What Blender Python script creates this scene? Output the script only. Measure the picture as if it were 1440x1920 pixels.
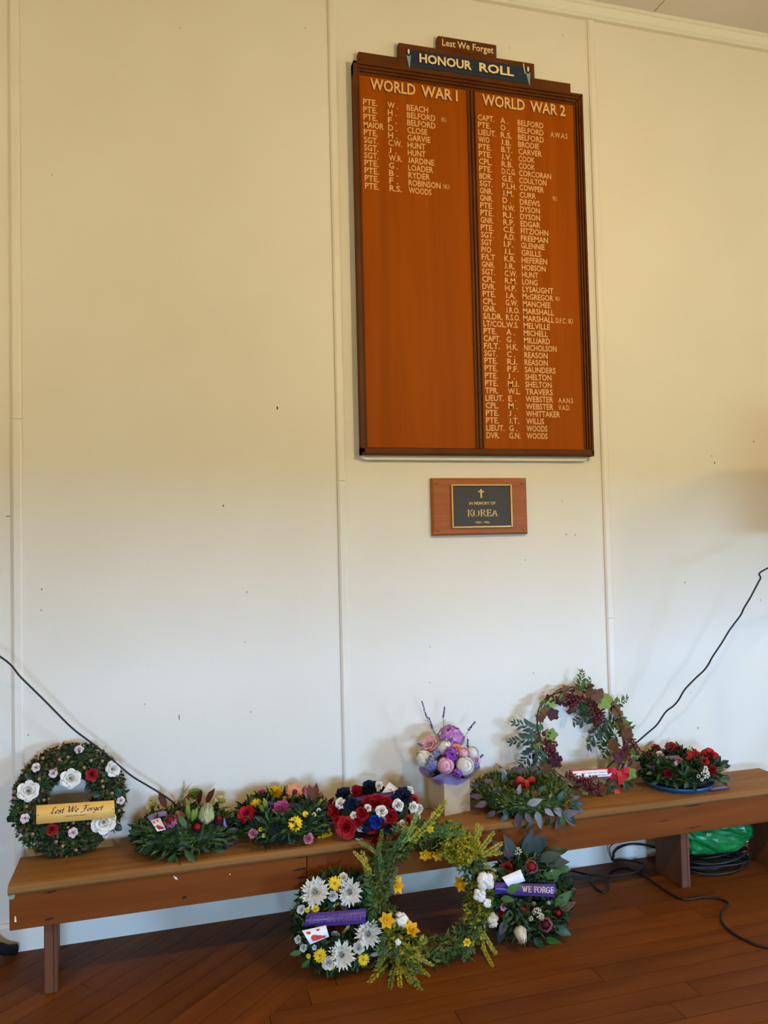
import bpy, math, random
import numpy as np
from mathutils import Vector, Matrix, noise

for o in list(bpy.data.objects):
    bpy.data.objects.remove(o, do_unlink=True)
S = bpy.context.scene
COL = S.collection
random.seed(7)
PI = math.pi

# ------------------------------------------------------------------ camera
FPX = 1481.2
YAW, PITCH, ROLL = math.radians(15.879), math.radians(2.021), math.radians(-1.2988)
CAM = Vector((0.0, -3.157, 1.444))
FW = Vector((math.sin(YAW) * math.cos(PITCH), math.cos(YAW) * math.cos(PITCH), math.sin(PITCH)))
RT = Vector((math.cos(YAW), -math.sin(YAW), 0.0))
UP = RT.cross(FW)
_c, _s = math.cos(ROLL), math.sin(ROLL)
RT, UP = RT * _c + UP * _s, RT * -_s + UP * _c
cd = bpy.data.cameras.new('camera')
cd.sensor_fit = 'VERTICAL'
cd.sensor_height = 36.0
cd.lens = FPX / 1920.0 * 36.0
cd.clip_start = 0.02
cam = bpy.data.objects.new('camera', cd)
COL.objects.link(cam)
m3 = Matrix((RT, UP, -FW)).transposed()
cam.matrix_world = Matrix.Translation(CAM) @ m3.to_4x4()
S.camera = cam

# ------------------------------------------------------------------ view, sky, lights
S.view_settings.view_transform = 'Standard'
S.view_settings.look = 'None'
S.view_settings.gamma = 1.0
S.view_settings.use_curve_mapping = False
S.view_settings.exposure = 0.0

SKY = 130.0
LAMP_W = 82.0
world = bpy.data.worlds.new('sky')
S.world = world
world.use_nodes = True
wn = world.node_tree.nodes
wn['Background'].inputs[0].default_value = (0.345, 0.595, 1.0, 1)
wn['Background'].inputs[1].default_value = SKY

ROOM_X0, ROOM_X1, ROOM_Y0, CEIL = -3.6, 8.0, -6.6, 3.875
# low windows in the wall behind the camera: x0, x1, sill and head height
WINDOWS = [(-0.5, 0.35, 0.72, 1.43), (5.1, 7.1, 0.72, 1.43)]
for k, (x0, x1, z0, h) in enumerate(WINDOWS):
    ld = bpy.data.lights.new('window_portal', 'AREA')
    ld.shape = 'RECTANGLE'
    ld.size, ld.size_y = x1 - x0, h - z0
    ld.cycles.is_portal = True
    lo = bpy.data.objects.new('window_portal', ld)
    COL.objects.link(lo)
    lo.location = ((x0 + x1) / 2, ROOM_Y0 - 0.07, (h + z0) / 2)
    lo.rotation_euler = (math.radians(90), 0, 0)      # -Z of the light looks to +Y

# ------------------------------------------------------------------ pixel helpers (1440x1920 frame)
def ray(px, py):
    return (RT * ((px - 720) / FPX) - UP * ((py - 960) / FPX) + FW)
def Wp(px, py, Y=0.0):
    d = ray(px, py); return CAM + d * ((Y - CAM.y) / d.y)
def Fp(px, py, z=0.0):
    d = ray(px, py); return CAM + d * ((z - CAM.z) / d.z)
def mpp(p):                                            # metres per pixel at a point
    return (Vector(p) - CAM).dot(FW) / FPX

# ------------------------------------------------------------------ materials
def lin(h):
    h = h.lstrip('#')
    out = []
    for i in (0, 2, 4):
        c = int(h[i:i + 2], 16) / 255
        out.append(c / 12.92 if c <= 0.04045 else ((c + 0.055) / 1.055) ** 2.4)
    return (*out, 1.0)
MATS = {}
def base_mat(name):
    m = bpy.data.materials.new(name); m.use_nodes = True
    return m, m.node_tree.nodes, m.node_tree.links, m.node_tree.nodes['Principled BSDF']
def mat(name, col, rough=0.6, col2=None, scale=30.0, bump=0.0, bscale=None, metal=0.0, spec=0.4, island=False, sheen=0.0, trans=0.0, coord='Object'):
    if name in MATS: return MATS[name]
    m, n, l, b = base_mat(name)
    b.inputs['Roughness'].default_value = rough
    b.inputs['Metallic'].default_value = metal
    b.inputs['Specular IOR Level'].default_value = spec
    if sheen: b.inputs['Sheen Weight'].default_value = sheen
    c1 = lin(col)
    tc = n.new('ShaderNodeTexCoord')
    if col2:
        mix = n.new('ShaderNodeMix'); mix.data_type = 'RGBA'
        mix.inputs[6].default_value = c1; mix.inputs[7].default_value = lin(col2)
        if island:
            g = n.new('ShaderNodeNewGeometry')
            oi = n.new('ShaderNodeObjectInfo')
            ad = n.new('ShaderNodeMath'); ad.operation = 'ADD'
            l.new(g.outputs['Random Per Island'], ad.inputs[0]); l.new(oi.outputs['Random'], ad.inputs[1])
            fr = n.new('ShaderNodeMath'); fr.operation = 'FRACT'
            l.new(ad.outputs[0], fr.inputs[0]); l.new(fr.outputs[0], mix.inputs[0])
        else:
            t = n.new('ShaderNodeTexNoise'); t.inputs['Scale'].default_value = scale; t.inputs['Detail'].default_value = 3
            r = n.new('ShaderNodeMapRange'); r.inputs[1].default_value = 0.35; r.inputs[2].default_value = 0.65
            l.new(tc.outputs[coord], t.inputs['Vector']); l.new(t.outputs['Fac'], r.inputs[0]); l.new(r.outputs[0], mix.inputs[0])
        l.new(mix.outputs[2], b.inputs['Base Color'])
    else:
        b.inputs['Base Color'].default_value = c1
    if bump:
        t2 = n.new('ShaderNodeTexNoise'); t2.inputs['Scale'].default_value = bscale or scale * 3; t2.inputs['Detail'].default_value = 4
        bp = n.new('ShaderNodeBump'); bp.inputs['Strength'].default_value = bump; bp.inputs['Distance'].default_value = 0.01
        l.new(tc.outputs[coord], t2.inputs['Vector']); l.new(t2.outputs['Fac'], bp.inputs['Height']); l.new(bp.outputs[0], b.inputs['Normal'])
    if trans:
        tr = n.new('ShaderNodeBsdfTranslucent')
        if col2: l.new(mix.outputs[2], tr.inputs['Color'])
        else: tr.inputs['Color'].default_value = c1
        ms = n.new('ShaderNodeMixShader'); ms.inputs[0].default_value = trans
        out = n['Material Output']
        l.new(b.outputs[0], ms.inputs[1]); l.new(tr.outputs[0], ms.inputs[2]); l.new(ms.outputs[0], out.inputs[0])
    MATS[name] = m
    return m
def wood(name, ca, cb, cdark, rough=0.5, stretch=(1.5, 22, 22), streak=0.35, bump=0.15, spec=0.4, rnd=0.0):
    """grain runs along object X; stretch sets the grain frequency per axis"""
    if name in MATS: return MATS[name]
    m, n, l, b = base_mat(name)
    b.inputs['Roughness'].default_value = rough
    b.inputs['Specular IOR Level'].default_value = spec
    tc = n.new('ShaderNodeTexCoord'); mp = n.new('ShaderNodeMapping'); mp.inputs['Scale'].default_value = stretch
    oi = n.new('ShaderNodeObjectInfo'); sc = n.new('ShaderNodeVectorMath'); sc.operation = 'SCALE'
    sc.inputs[0].default_value = (13.1, 7.7, 5.3); l.new(oi.outputs['Random'], sc.inputs['Scale'])
    l.new(sc.outputs[0], mp.inputs['Location'])
    l.new(tc.outputs['Object'], mp.inputs['Vector'])
    t = n.new('ShaderNodeTexNoise'); t.inputs['Scale'].default_value = 1.0; t.inputs['Detail'].default_value = 6; t.inputs['Distortion'].default_value = 0.6
    l.new(mp.outputs[0], t.inputs['Vector'])
    r = n.new('ShaderNodeMapRange'); r.inputs[1].default_value = 0.3; r.inputs[2].default_value = 0.7
    l.new(t.outputs['Fac'], r.inputs[0])
    mix = n.new('ShaderNodeMix'); mix.data_type = 'RGBA'
    mix.inputs[6].default_value = lin(ca); mix.inputs[7].default_value = lin(cb); l.new(r.outputs[0], mix.inputs[0])
    t2 = n.new('ShaderNodeTexNoise'); t2.inputs['Scale'].default_value = 0.35; t2.inputs['Detail'].default_value = 3
    l.new(mp.outputs[0], t2.inputs['Vector'])
    r2 = n.new('ShaderNodeMapRange'); r2.inputs[1].default_value = 0.55; r2.inputs[2].default_value = 0.8; r2.inputs[4].default_value = streak
    l.new(t2.outputs['Fac'], r2.inputs[0])
    mix2 = n.new('ShaderNodeMix'); mix2.data_type = 'RGBA'; mix2.inputs[7].default_value = lin(cdark)
    l.new(mix.outputs[2], mix2.inputs[6]); l.new(r2.outputs[0], mix2.inputs[0])
    outc = mix2.outputs[2]
    if rnd:
        hs = n.new('ShaderNodeHueSaturation'); mr = n.new('ShaderNodeMapRange')
        mr.inputs[3].default_value = 1 - rnd; mr.inputs[4].default_value = 1 + rnd
        l.new(oi.outputs['Random'], mr.inputs[0]); l.new(mr.outputs[0], hs.inputs['Value']); l.new(outc, hs.inputs['Color']); outc = hs.outputs[0]
    l.new(outc, b.inputs['Base Color'])
    if bump:
        bp = n.new('ShaderNodeBump'); bp.inputs['Strength'].default_value = bump; bp.inputs['Distance'].default_value = 0.004
        l.new(t.outputs['Fac'], bp.inputs['Height']); l.new(bp.outputs[0], b.inputs['Normal'])
    MATS[name] = m
    return m

# ------------------------------------------------------------------ mesh / object helpers
class MB:
    def __init__(s): s.v = []; s.f = []; s.m = []
    def add(s, V, F, mi=0):
        o = len(s.v); s.v.extend([tuple(p) for p in V]); s.f.extend([tuple(i + o for i in f) for f in F])
        s.m.extend([mi] * len(F) if isinstance(mi, int) else mi); return s
    def box(s, a, b, mi=0, bev=0.0):
        x0, y0, z0 = a; x1, y1, z1 = b
        if bev <= 0:
            V = [(x, y, z) for x in (x0, x1) for y in (y0, y1) for z in (z0, z1)]
            return s.add(V, [(0, 1, 3, 2), (4, 6, 7, 5), (0, 4, 5, 1), (2, 3, 7, 6), (0, 2, 6, 4), (1, 5, 7, 3)], mi)
        V = []; idx = {}
        for sx in (0, 1):
            for sy in (0, 1):
                for sz in (0, 1):
                    c = [(x0, x1)[sx], (y0, y1)[sy], (z0, z1)[sz]]; d = [1 - 2 * sx, 1 - 2 * sy, 1 - 2 * sz]
                    for ax in range(3):
                        p = [c[i] + (0 if i == ax else bev * d[i]) for i in range(3)]
                        idx[(sx, sy, sz, ax)] = len(V); V.append(p)
        F = []
        I = lambda a, b, c, ax: idx[(a, b, c, ax)]
        for q in (0, 1):
            F.append([I(q, 0, 0, 0), I(q, 0, 1, 0), I(q, 1, 1, 0), I(q, 1, 0, 0)])
            F.append([I(0, q, 0, 1), I(1, q, 0, 1), I(1, q, 1, 1), I(0, q, 1, 1)])
            F.append([I(0, 0, q, 2), I(0, 1, q, 2), I(1, 1, q, 2), I(1, 0, q, 2)])
            for r in (0, 1):
                F.append([I(0, q, r, 1), I(1, q, r, 1), I(1, q, r, 2), I(0, q, r, 2)])
                F.append([I(q, 0, r, 0), I(q, 1, r, 0), I(q, 1, r, 2), I(q, 0, r, 2)])
                F.append([I(q, r, 0, 0), I(q, r, 1, 0), I(q, r, 1, 1), I(q, r, 0, 1)])
                for w in (0, 1): 
                    if True: F.append([I(q, r, w, 0), I(q, r, w, 1), I(q, r, w, 2)])
        return s.add(V, F, mi)
    def tube(s, pts, rad, n=8, mi=0, closed=False, cap=True):
        P = [Vector(p) for p in pts]; N = len(P); rings = []
        nrm = None
        for i in range(N):
            t = (P[(i + 1) % N] - P[i - 1]) if (closed or 0 < i < N - 1) else (P[1] - P[0] if i == 0 else P[-1] - P[-2])
            t = t.normalized() if t.length > 1e-9 else Vector((0, 0, 1))
            if nrm is None:
                nrm = t.orthogonal().normalized()
            else:
                nrm = nrm - t * nrm.dot(t)
                nrm = nrm.normalized() if nrm.length > 1e-6 else t.orthogonal().normalized()
            bn = t.cross(nrm); r = rad[i] if hasattr(rad, '__len__') else rad
            rings.append([P[i] + (nrm * math.cos(2 * PI * k / n) + bn * math.sin(2 * PI * k / n)) * r for k in range(n)])
        V = [p for g in rings for p in g]; F = []
        for i in range(N if closed else N - 1):
            j = (i + 1) % N
            for k in range(n): F.append((i * n + k, i * n + (k + 1) % n, j * n + (k + 1) % n, j * n + k))
        if cap and not closed: F.append(tuple(range(n - 1, -1, -1))); F.append(tuple((N - 1) * n + k for k in range(n)))
        return s.add(V, F, mi)
    def grid(s, rows, mi=0, closed=False):
        nu = len(rows[0]); V = [p for r in rows for p in r]; F = []
        for i in range(len(rows) - 1):
            for k in range(nu if closed else nu - 1):
                F.append((i * nu + k, i * nu + (k + 1) % nu, (i + 1) * nu + (k + 1) % nu, (i + 1) * nu + k))
        return s.add(V, F, mi)
    def prism(s, poly, h0, h1, mi=0, axis='z'):
        n = len(poly)
        def P(p, h): return (p[0], p[1], h) if axis == 'z' else ((p[0], h, p[1]) if axis == 'y' else (h, p[0], p[1]))
        V = [P(p, h0) for p in poly] + [P(p, h1) for p in poly]
        F = [tuple(range(n - 1, -1, -1)), tuple(range(n, 2 * n))] + [(i, (i + 1) % n, n + (i + 1) % n, n + i) for i in range(n)]
        return s.add(V, F, mi)
    def inst(s, T, M):                                  # T = MB template, M = Matrix
        A = np.array(T.v); Mn = np.array(M)
        V = A @ Mn[:3, :3].T + Mn[:3, 3]
        o = len(s.v); s.v.extend(map(tuple, V)); s.f.extend([tuple(i + o for i in f) for f in T.f]); s.m.extend(T.m); return s
    def mesh(s, name, mats, smooth=True):
        me = bpy.data.meshes.new(name); me.from_pydata(s.v, [], s.f)
        for m in (mats if isinstance(mats, (list, tuple)) else [mats]): me.materials.append(m)
        if len(set(s.m)) > 1: me.polygons.foreach_set('material_index', s.m)
        if smooth: me.polygons.foreach_set('use_smooth', [True] * len(s.f))
        me.update(); return me
def obj(name, me, parent=None, M=None):
    o = bpy.data.objects.new(name, me); COL.objects.link(o)
    if parent: o.parent = parent
    if M is not None: o.matrix_basis = M
    return o
def tag(o, label=None, cat=None, group=None, kind=None):
    if label: o['label'] = label
    if cat: o['category'] = cat
    if group: o['group'] = group
    if kind: o['kind'] = kind
    return o
def thing(name, label, cat, M, group=None):
    e = bpy.data.objects.new(name, None); e.empty_display_size = 0.05; COL.objects.link(e); e.matrix_basis = M
    return tag(e, label, cat, group)
def T(x, y=None, z=None):
    return Matrix.Translation(Vector(x) if y is None else Vector((x, y, z)))
def frame(loc, ydir, zdir, s=1.0):
    """matrix with local Y along ydir and local Z near zdir"""
    y = Vector(ydir).normalized(); z = Vector(zdir); x = y.cross(z)
    x = x.normalized() if x.length > 1e-6 else y.orthogonal().normalized(); z = x.cross(y)
    R = Matrix((x, y, z)).transposed().to_4x4()
    return T(loc) @ R @ (Matrix.Diagonal((s[0], s[1], s[2], 1)) if hasattr(s, '__len__') else Matrix.Scale(s, 4))
def zframe(loc, zdir, spin=0.0, s=1.0):
    z = Vector(zdir).normalized(); q = z.to_track_quat('Z', 'Y')
    return T(loc) @ q.to_matrix().to_4x4() @ Matrix.Rotation(spin, 4, 'Z') @ (Matrix.Diagonal((s[0], s[1], s[2], 1)) if hasattr(s, '__len__') else Matrix.Scale(s, 4))
def rv(a=1.0): return Vector((random.uniform(-a, a), random.uniform(-a, a), random.uniform(-a, a)))
def spline(pts, n=8):
    """Catmull-Rom through pts (tuples of any dimension)"""
    P = [np.array(p, float) for p in pts]; P = [2 * P[0] - P[1]] + P + [2 * P[-1] - P[-2]]; out = []
    for i in range(1, len(P) - 2):
        for k in range(n):
            t = k / n; a, b, c, d = P[i - 1:i + 3]
            out.append(0.5 * ((2 * b) + (c - a) * t + (2 * a - 5 * b + 4 * c - d) * t * t + (3 * b - a - 3 * c + d) * t ** 3))
    out.append(P[-2]); return [tuple(p) for p in out]

# ------------------------------------------------------------------ lettering
def text_mb(s, bold=0.0, shear=0.0, res=2):
    c = bpy.data.curves.new('lettering', 'FONT'); c.body = s; c.resolution_u = res; c.offset = bold; c.shear = shear
    o = bpy.data.objects.new('lettering', c); COL.objects.link(o)
    dg = bpy.context.evaluated_depsgraph_get(); me = bpy.data.meshes.new_from_object(o.evaluated_get(dg))
    b = MB(); V = np.array([v.co[:] for v in me.vertices])
    if s.upper() == s:                                   # the built-in J hangs below the line: pull it up
        par = list(range(len(V)))
        def find(i):
            while par[i] != i: par[i] = par[par[i]]; i = par[i]
            return i
        for p in me.polygons:
            r = find(p.vertices[0])
            for i in p.vertices[1:]: par[find(i)] = r
        root = np.array([find(i) for i in range(len(V))])
        for r in set(root):
            k = root == r; lo, hi = V[k, 1].min(), V[k, 1].max()
            if lo < -0.05 and hi > 0.3: V[k, 1] = (V[k, 1] - lo) * hi / (hi - lo)
    b.add(V, [tuple(p.vertices) for p in me.polygons])
    bpy.data.objects.remove(o); bpy.data.curves.remove(c); bpy.data.meshes.remove(me)
    return b
_tc = {}
def text_fit(mb, s, x, y, w=None, h=None, bold=0.0, shear=0.0, mi=0, cap=0.72, z=0.0):
    """adds text with its lower-left corner at (x, y); h is the cap height, w an optional width"""
    key = (s, bold, shear)
    if key not in _tc: _tc[key] = text_mb(s, bold, shear)
    t = _tc[key]; A = np.array(t.v); x0, x1 = A[:, 0].min(), A[:, 0].max()
    sy = h / cap; sx = (w / (x1 - x0)) if w else sy
    V = np.stack([(A[:, 0] - x0) * sx + x, A[:, 1] * sy + y, np.full(len(A), z)], 1)
    mb.add(V, t.f, mi); return (x1 - x0) * sx
def nib(mb, strokes, x, y, s, nibs, shear=0.0, mi=0, z=0.0, smooth=True):
    for st in strokes:
        pts = spline(st, 5) if smooth and len(st) > 2 else st
        for nv in nibs:
            V = []
            for (a, b) in pts:
                for sg in (-1, 1):
                    X = a + sg * nv[0]; Y = b + sg * nv[1]
                    V.append((x + (X + shear * Y) * s, y + Y * s, z))
            mb.add(V, [(2 * i, 2 * i + 1, 2 * i + 3, 2 * i + 2) for i in range(len(pts) - 1)], mi)
SCRIPT = {'L': (.62, [[(.55, .92), (.42, 1.0), (.33, .88), (.29, .5), (.22, .12), (.03, .03)], [(.03, .05), (.22, .1), (.42, .0), (.6, .12)]]),
 'e': (.42, [[(.08, .25), (.3, .32), (.33, .45), (.22, .5), (.08, .35), (.07, .12), (.2, .0), (.37, .12)]]),
 's': (.38, [[(.3, .42), (.2, .5), (.1, .42), (.15, .3), (.26, .18), (.22, .03), (.1, .0), (.0, .08)]]),
 't': (.36, [[(.16, .72), (.13, .3), (.12, .06), (.2, .0), (.3, .08)], [(.0, .48), (.3, .5)]]),
 'W': (1.0, [[(-.12, .85), (.02, .98), (.14, .88), (.2, .4), (.25, .02)], [(.25, .02), (.45, .5), (.58, .95)], [(.56, .95), (.6, .4), (.63, .02)], [(.63, .02), (.85, .5), (.95, .98)]]),
 'F': (.72, [[(.08, .82), (.2, .97), (.5, .94), (.82, 1.0)], [(.5, .95), (.43, .5), (.36, .1), (.2, -.12), (.0, -.04)], [(.25, .5), (.62, .52)]]),
 'o': (.43, [[(.2, .5), (.08, .35), (.07, .12), (.2, .0), (.34, .15), (.34, .38), (.2, .5)]]),
 'r': (.38, [[(.02, .44), (.12, .5), (.1, .0)], [(.12, .3), (.22, .48), (.36, .46)]]),
 'g': (.44, [[(.32, .45), (.2, .5), (.07, .35), (.1, .12), (.22, .1), (.32, .3)], [(.34, .5), (.32, .1), (.27, -.2), (.12, -.3), (.0, -.2)]]),
 ' ': (.35, [])}
SERIF = {'K': (.8, [[(.2, 0), (.2, 1)], [(.68, .97), (.24, .45)], [(.36, .6), (.72, .03)], [(.08, 0), (.32, 0)], [(.08, 1), (.32, 1)], [(.56, 1), (.8, 1)], [(.56, 0), (.86, 0)]]),
 'O': (.88, [[(.42, 1), (.16, .85), (.08, .5), (.16, .15), (.42, 0), (.68, .15), (.76, .5), (.68, .85), (.42, 1)]]),
 'R': (.82, [[(.2, 0), (.2, 1)], [(.2, 1), (.45, 1), (.58, .9), (.6, .75), (.56, .6), (.42, .5), (.22, .5)], [(.4, .5), (.74, .02)], [(.08, 0), (.32, 0)], [(.08, 1), (.2, 1)], [(.66, 0), (.82, 0)]]),
 'E': (.72, [[(.2, 0), (.2, 1)], [(.08, 1), (.6, 1)], [(.08, 0), (.62, 0)], [(.2, .52), (.5, .52)], [(.6, 1), (.6, .82)], [(.63, 0), (.63, .2)], [(.5, .62), (.5, .42)]]),
 'A': (.84, [[(.12, 0), (.42, 1)], [(.42, 1), (.7, 0)], [(.24, .36), (.6, .36)], [(.02, 0), (.24, 0)], [(.56, 0), (.84, 0)]]),
 'W': (1.1, [[(.14, 1), (.36, 0)], [(.36, 0), (.56, .95)], [(.54, .95), (.74, 0)], [(.74, 0), (.96, 1)], [(.02, 1), (.28, 1)], [(.84, 1), (1.06, 1)]]),
 'F': (.68, [[(.2, 0), (.2, 1)], [(.08, 1), (.6, 1)], [(.2, .52), (.48, .52)], [(.08, 0), (.34, 0)], [(.6, 1), (.6, .8)], [(.48, .62), (.48, .42)]]),
 'G': (.88, [[(.7, .72), (.62, .92), (.42, 1), (.16, .85), (.08, .5), (.16, .15), (.42, 0), (.62, .06), (.7, .16)], [(.7, .0), (.7, .42)], [(.54, .42), (.82, .42)]]),
 'L': (.68, [[(.2, 0), (.2, 1)], [(.08, 1), (.34, 1)], [(.08, 0), (.6, 0)], [(.6, 0), (.6, .22)]]),
 'S': (.66, [[(.54, .8), (.44, .98), (.26, 1), (.12, .86), (.16, .66), (.44, .42), (.54, .22), (.42, .02), (.24, 0), (.1, .2)]]),
 'T': (.74, [[(.37, 0), (.37, 1)], [(.06, 1), (.68, 1)], [(.06, 1), (.06, .8)], [(.68, 1), (.68, .8)], [(.24, 0), (.5, 0)]]),
 ' ': (.4, [])}
def nib_text(mb, s, font, x, y, h, nibs, shear=0.0, mi=0, width=None, z=0.0):
    tot = sum(font[c][0] for c in s); sx = (width / (tot * h)) if width else 1.0
    sub = MB(); cx = 0
    for c in s:
        w, st = font[c]; nib(sub, st, cx, 0, 1.0, nibs, shear, mi, 0.0, smooth=(font is SCRIPT or c in 'OGSR')); cx += w
    sub.v = [(x + a * h * sx, y + b * h, z) for (a, b, c) in sub.v]
    mb.add(sub.v, sub.f, mi)

# ================================================================== THE ROOM
M_wall = mat('cream_wall_paint', '#e0dac9', 0.55, '#dcd5c2', 1.5, bump=0.05, bscale=60, spec=0.3, coord='Object')
M_trim = mat('cream_trim_paint', '#e2dccb', 0.45, spec=0.35, col2='#ddd5c2', scale=3)
M_cornice = mat('pale_cornice_paint', '#dcdac8', 0.5)
M_ceil = mat('ceiling_paint', '#d6d0c8', 0.7, '#d0c9c0', 2)
M_mark = mat('dark_nail_mark', '#5b4630', 0.8)
M_floor = wood('floor_boards', '#6e3c10', '#5f310b', '#381a05', 0.5, (3, 26, 26), 0.55, 0.08, 0.12, rnd=0.14)
M_floor_far = wood('floor_beyond', '#6e3c10', '#5f310b', '#381a05', 0.5, (3, 26, 26), 0.5, 0.08, 0.12)
M_ground = mat('grass_outside', '#5d6b3a', 0.9, '#6e6a45', 4)

def struct(name, mb, m, smooth=False):
    return tag(obj(name, mb.mesh(name, m, smooth)), kind='structure')
# floor slab (planks lie on top of it near the bench)
struct('floor', MB().box((ROOM_X0, ROOM_Y0, -0.12), (ROOM_X1, 0.0, -0.022)), M_floor_far)
floor = bpy.data.objects['floor']
def clip(poly, a, b):                                    # keep points with a.p <= b
    out = []
    for i in range(len(poly)):
        p, q = poly[i], poly[(i + 1) % len(poly)]
        dp, dq = a[0] * p[0] + a[1] * p[1] - b, a[0] * q[0] + a[1] * q[1] - b
        if dp <= 0: out.append(p)
        if (dp < 0 < dq) or (dq < 0 < dp):
            t = dp / (dp - dq); out.append((p[0] + (q[0] - p[0]) * t, p[1] + (q[1] - p[1]) * t))
    return out
pa, pb = Fp(487, 1920), Fp(586, 1838)
dirv = Vector((pb.x - pa.x, pb.y - pa.y)).normalized(); ang = math.atan2(dirv.y, dirv.x)
nv = Vector((dirv.y, -dirv.x))                           # points to the right-hand floor field
bc = nv.x * pa.x + nv.y * pa.y
def planks(u, v, width, region, off, lens):
    """cut straight boards along unit vector u, each one an object lying in the floor"""
    s0 = min(v[0] * p[0] + v[1] * p[1] for p in region); s1 = max(v[0] * p[0] + v[1] * p[1] for p in region)
    k0 = math.floor((s0 - off) / width)
    k = k0
    while off + k * width < s1:
        a0, a1 = off + k * width, off + (k + 1) * width
        t0 = min(u[0] * p[0] + u[1] * p[1] for p in region); t1 = max(u[0] * p[0] + u[1] * p[1] for p in region)
        t = t0 - random.uniform(0, lens)
        while t < t1:
            t2 = t + random.uniform(0.7, 1.3) * lens
            g = 0.0011
            poly = clip(clip(region, v, a1 - g), (-v[0], -v[1]), -(a0 + g))
            poly = clip(clip(poly, u, t2 - g), (-u[0], -u[1]), -(t + g)) if len(poly) > 2 else []
            if len(poly) > 2:
                c = (sum(p[0] for p in poly) / len(poly), sum(p[1] for p in poly) / len(poly))
                loc = [((p[0] - c[0]) * u[0] + (p[1] - c[1]) * u[1], (p[0] - c[0]) * v[0] + (p[1] - c[1]) * v[1]) for p in poly]
                area = abs(sum(loc[i][0] * loc[(i + 1) % len(loc)][1] - loc[(i + 1) % len(loc)][0] * loc[i][1] for i in range(len(loc)))) / 2
                if area > 0.002:
                    R = Matrix(((u[0], v[0], 0, c[0]), (u[1], v[1], 0, c[1]), (0, 0, 1, random.uniform(-0.0006, 0)), (0, 0, 0, 1)))
                    o = obj('plank', MB().prism(loc, -0.021, 0.0).mesh('plank', M_floor, False), floor, R)
            t = t2
        k += 1
rect = [(-1.6, -2.2), (4.2, -2.2), (4.2, -0.001), (-1.6, -0.001)]
planks((dirv.x, dirv.y), (-dirv.y, dirv.x), 0.083, clip(rect, nv, bc), -bc, 1.9)
planks((1, 0), (0, 1), 0.083, clip(rect, -nv, -bc), -0.001, 1.7)
# the floor field beyond the planks, flush with them
mb = MB(); mb.box((ROOM_X0, ROOM_Y0, -0.022), (ROOM_X1, -2.202, -0.0005)); mb.box((ROOM_X0, -2.2, -0.022), (-1.602, 0, -0.0005)); mb.box((4.202, -2.2, -0.022), (ROOM_X1, 0, -0.0005))
obj('floor_field', mb.mesh('floor_field', M_floor_far, False), floor)

# far wall: sheets between cover battens
struct('wall_far', MB().box((ROOM_X0, 0.012, -0.12), (ROOM_X1, 0.12, CEIL + 0.1)), M_wall)
wall = bpy.data.objects['wall_far']
BX = [-0.502 + 1.2215 * k for k in range(-3, 8)]         # batten centre lines
for a, b in zip(BX[:-1], BX[1:]):
    a, b = max(a, ROOM_X0), min(b, ROOM_X1)
    if b - a < 0.1: continue
    c = (a + b) / 2
    obj('panel', MB().box((a - c + 0.001, 0, 0), (b - c - 0.001, 0.012, CEIL)).mesh('panel', M_wall, False), wall, T(c, 0, 0))
def batten_profile(w, d):
    return [(-w / 2, 0), (-w / 2, -d * 0.55), (-w * 0.3, -d), (w * 0.3, -d), (w / 2, -d * 0.55), (w / 2, 0)]
k = 1
for x in BX:
    if not (ROOM_X0 + 0.1 < x < ROOM_X1 - 0.1): continue
    mb = MB(); zs = [0.1, {0: 1.0}.get(k, 0.97 + 0.9 * ((k * 37) % 10) / 10), 3.815]
    if abs(x - BX[3]) < 0.01: zs[1] = Wp(38, 786).z
    if abs(x - BX[5]) < 0.01: zs[1] = Wp(1150, 1158).z
    for z0, z1 in zip(zs[:-1], zs[1:]):
        mb.prism(batten_profile(0.036, 0.011), z0 + 0.0007, z1 - 0.0007)
    tag(obj('trim_%d' % k, mb.mesh('trim', M_trim, False), None, T(x, 0, 0)), kind='structure'); k += 1
# baseboard and cornice
mb = MB(); mb.prism([(0, 0), (-0.019, 0), (-0.019, 0.088), (-0.012, 0.1), (0, 0.1)], ROOM_X0, ROOM_X1, axis='x'); struct('baseboard_far', mb, M_trim)
mb = MB(); mb.prism([(0, 3.815), (-0.022, 3.815), (-0.022, 3.826), (-0.03, 3.832), (-0.046, 3.856), (-0.052, 3.858), (-0.052, CEIL), (0, CEIL)], ROOM_X0, ROOM_X1, axis='x'); struct('trim_%d' % k, mb, M_cornice)
# small nail marks and chips on the wall sheets
for (px, py, w, h) in [(520, 765, 4, 9), (336, 1345, 2, 13), (98, 328, 2, 3), (338, 52, 2, 3), (419, 948, 3, 6), (78, 1105, 2, 5), (77, 1144, 2, 4), (463, 1110, 2, 4), (459, 1204, 2, 3), (271, 1320, 2, 3),
                       (573, 52, 2, 3), (1055, 66, 2, 4), (955, 90, 2, 3), (1340, 868, 3, 5), (1334, 855, 2, 3), (1284, 1092, 3, 3), (1295, 1299, 2, 2), (1309, 1365, 2, 5), (1426, 1125, 2, 3), (1062, 1002, 3, 3), (1078, 1003, 2, 4), (985, 1050, 2, 3),
                       (806, 1280, 2, 3), (806, 1213, 2, 2), (470, 1335, 2, 3), (1000, 1262, 2, 3), (1054, 940, 2, 3), (15, 968, 10, 2), (1413, 828, 3, 4), (53, 1378, 2, 4)]:
    p = Wp(px, py, -0.0006); s = mpp(p) / 2
    V = [(w * s * math.cos(a) * random.uniform(.7, 1), 0, h * s * math.sin(a) * random.uniform(.7, 1)) for a in [i * PI / 4 for i in range(8)]]
    obj('nail_mark', MB().add(V, [tuple(range(8))]).mesh('nail_mark', M_mark, False), wall, T(p))
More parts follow.
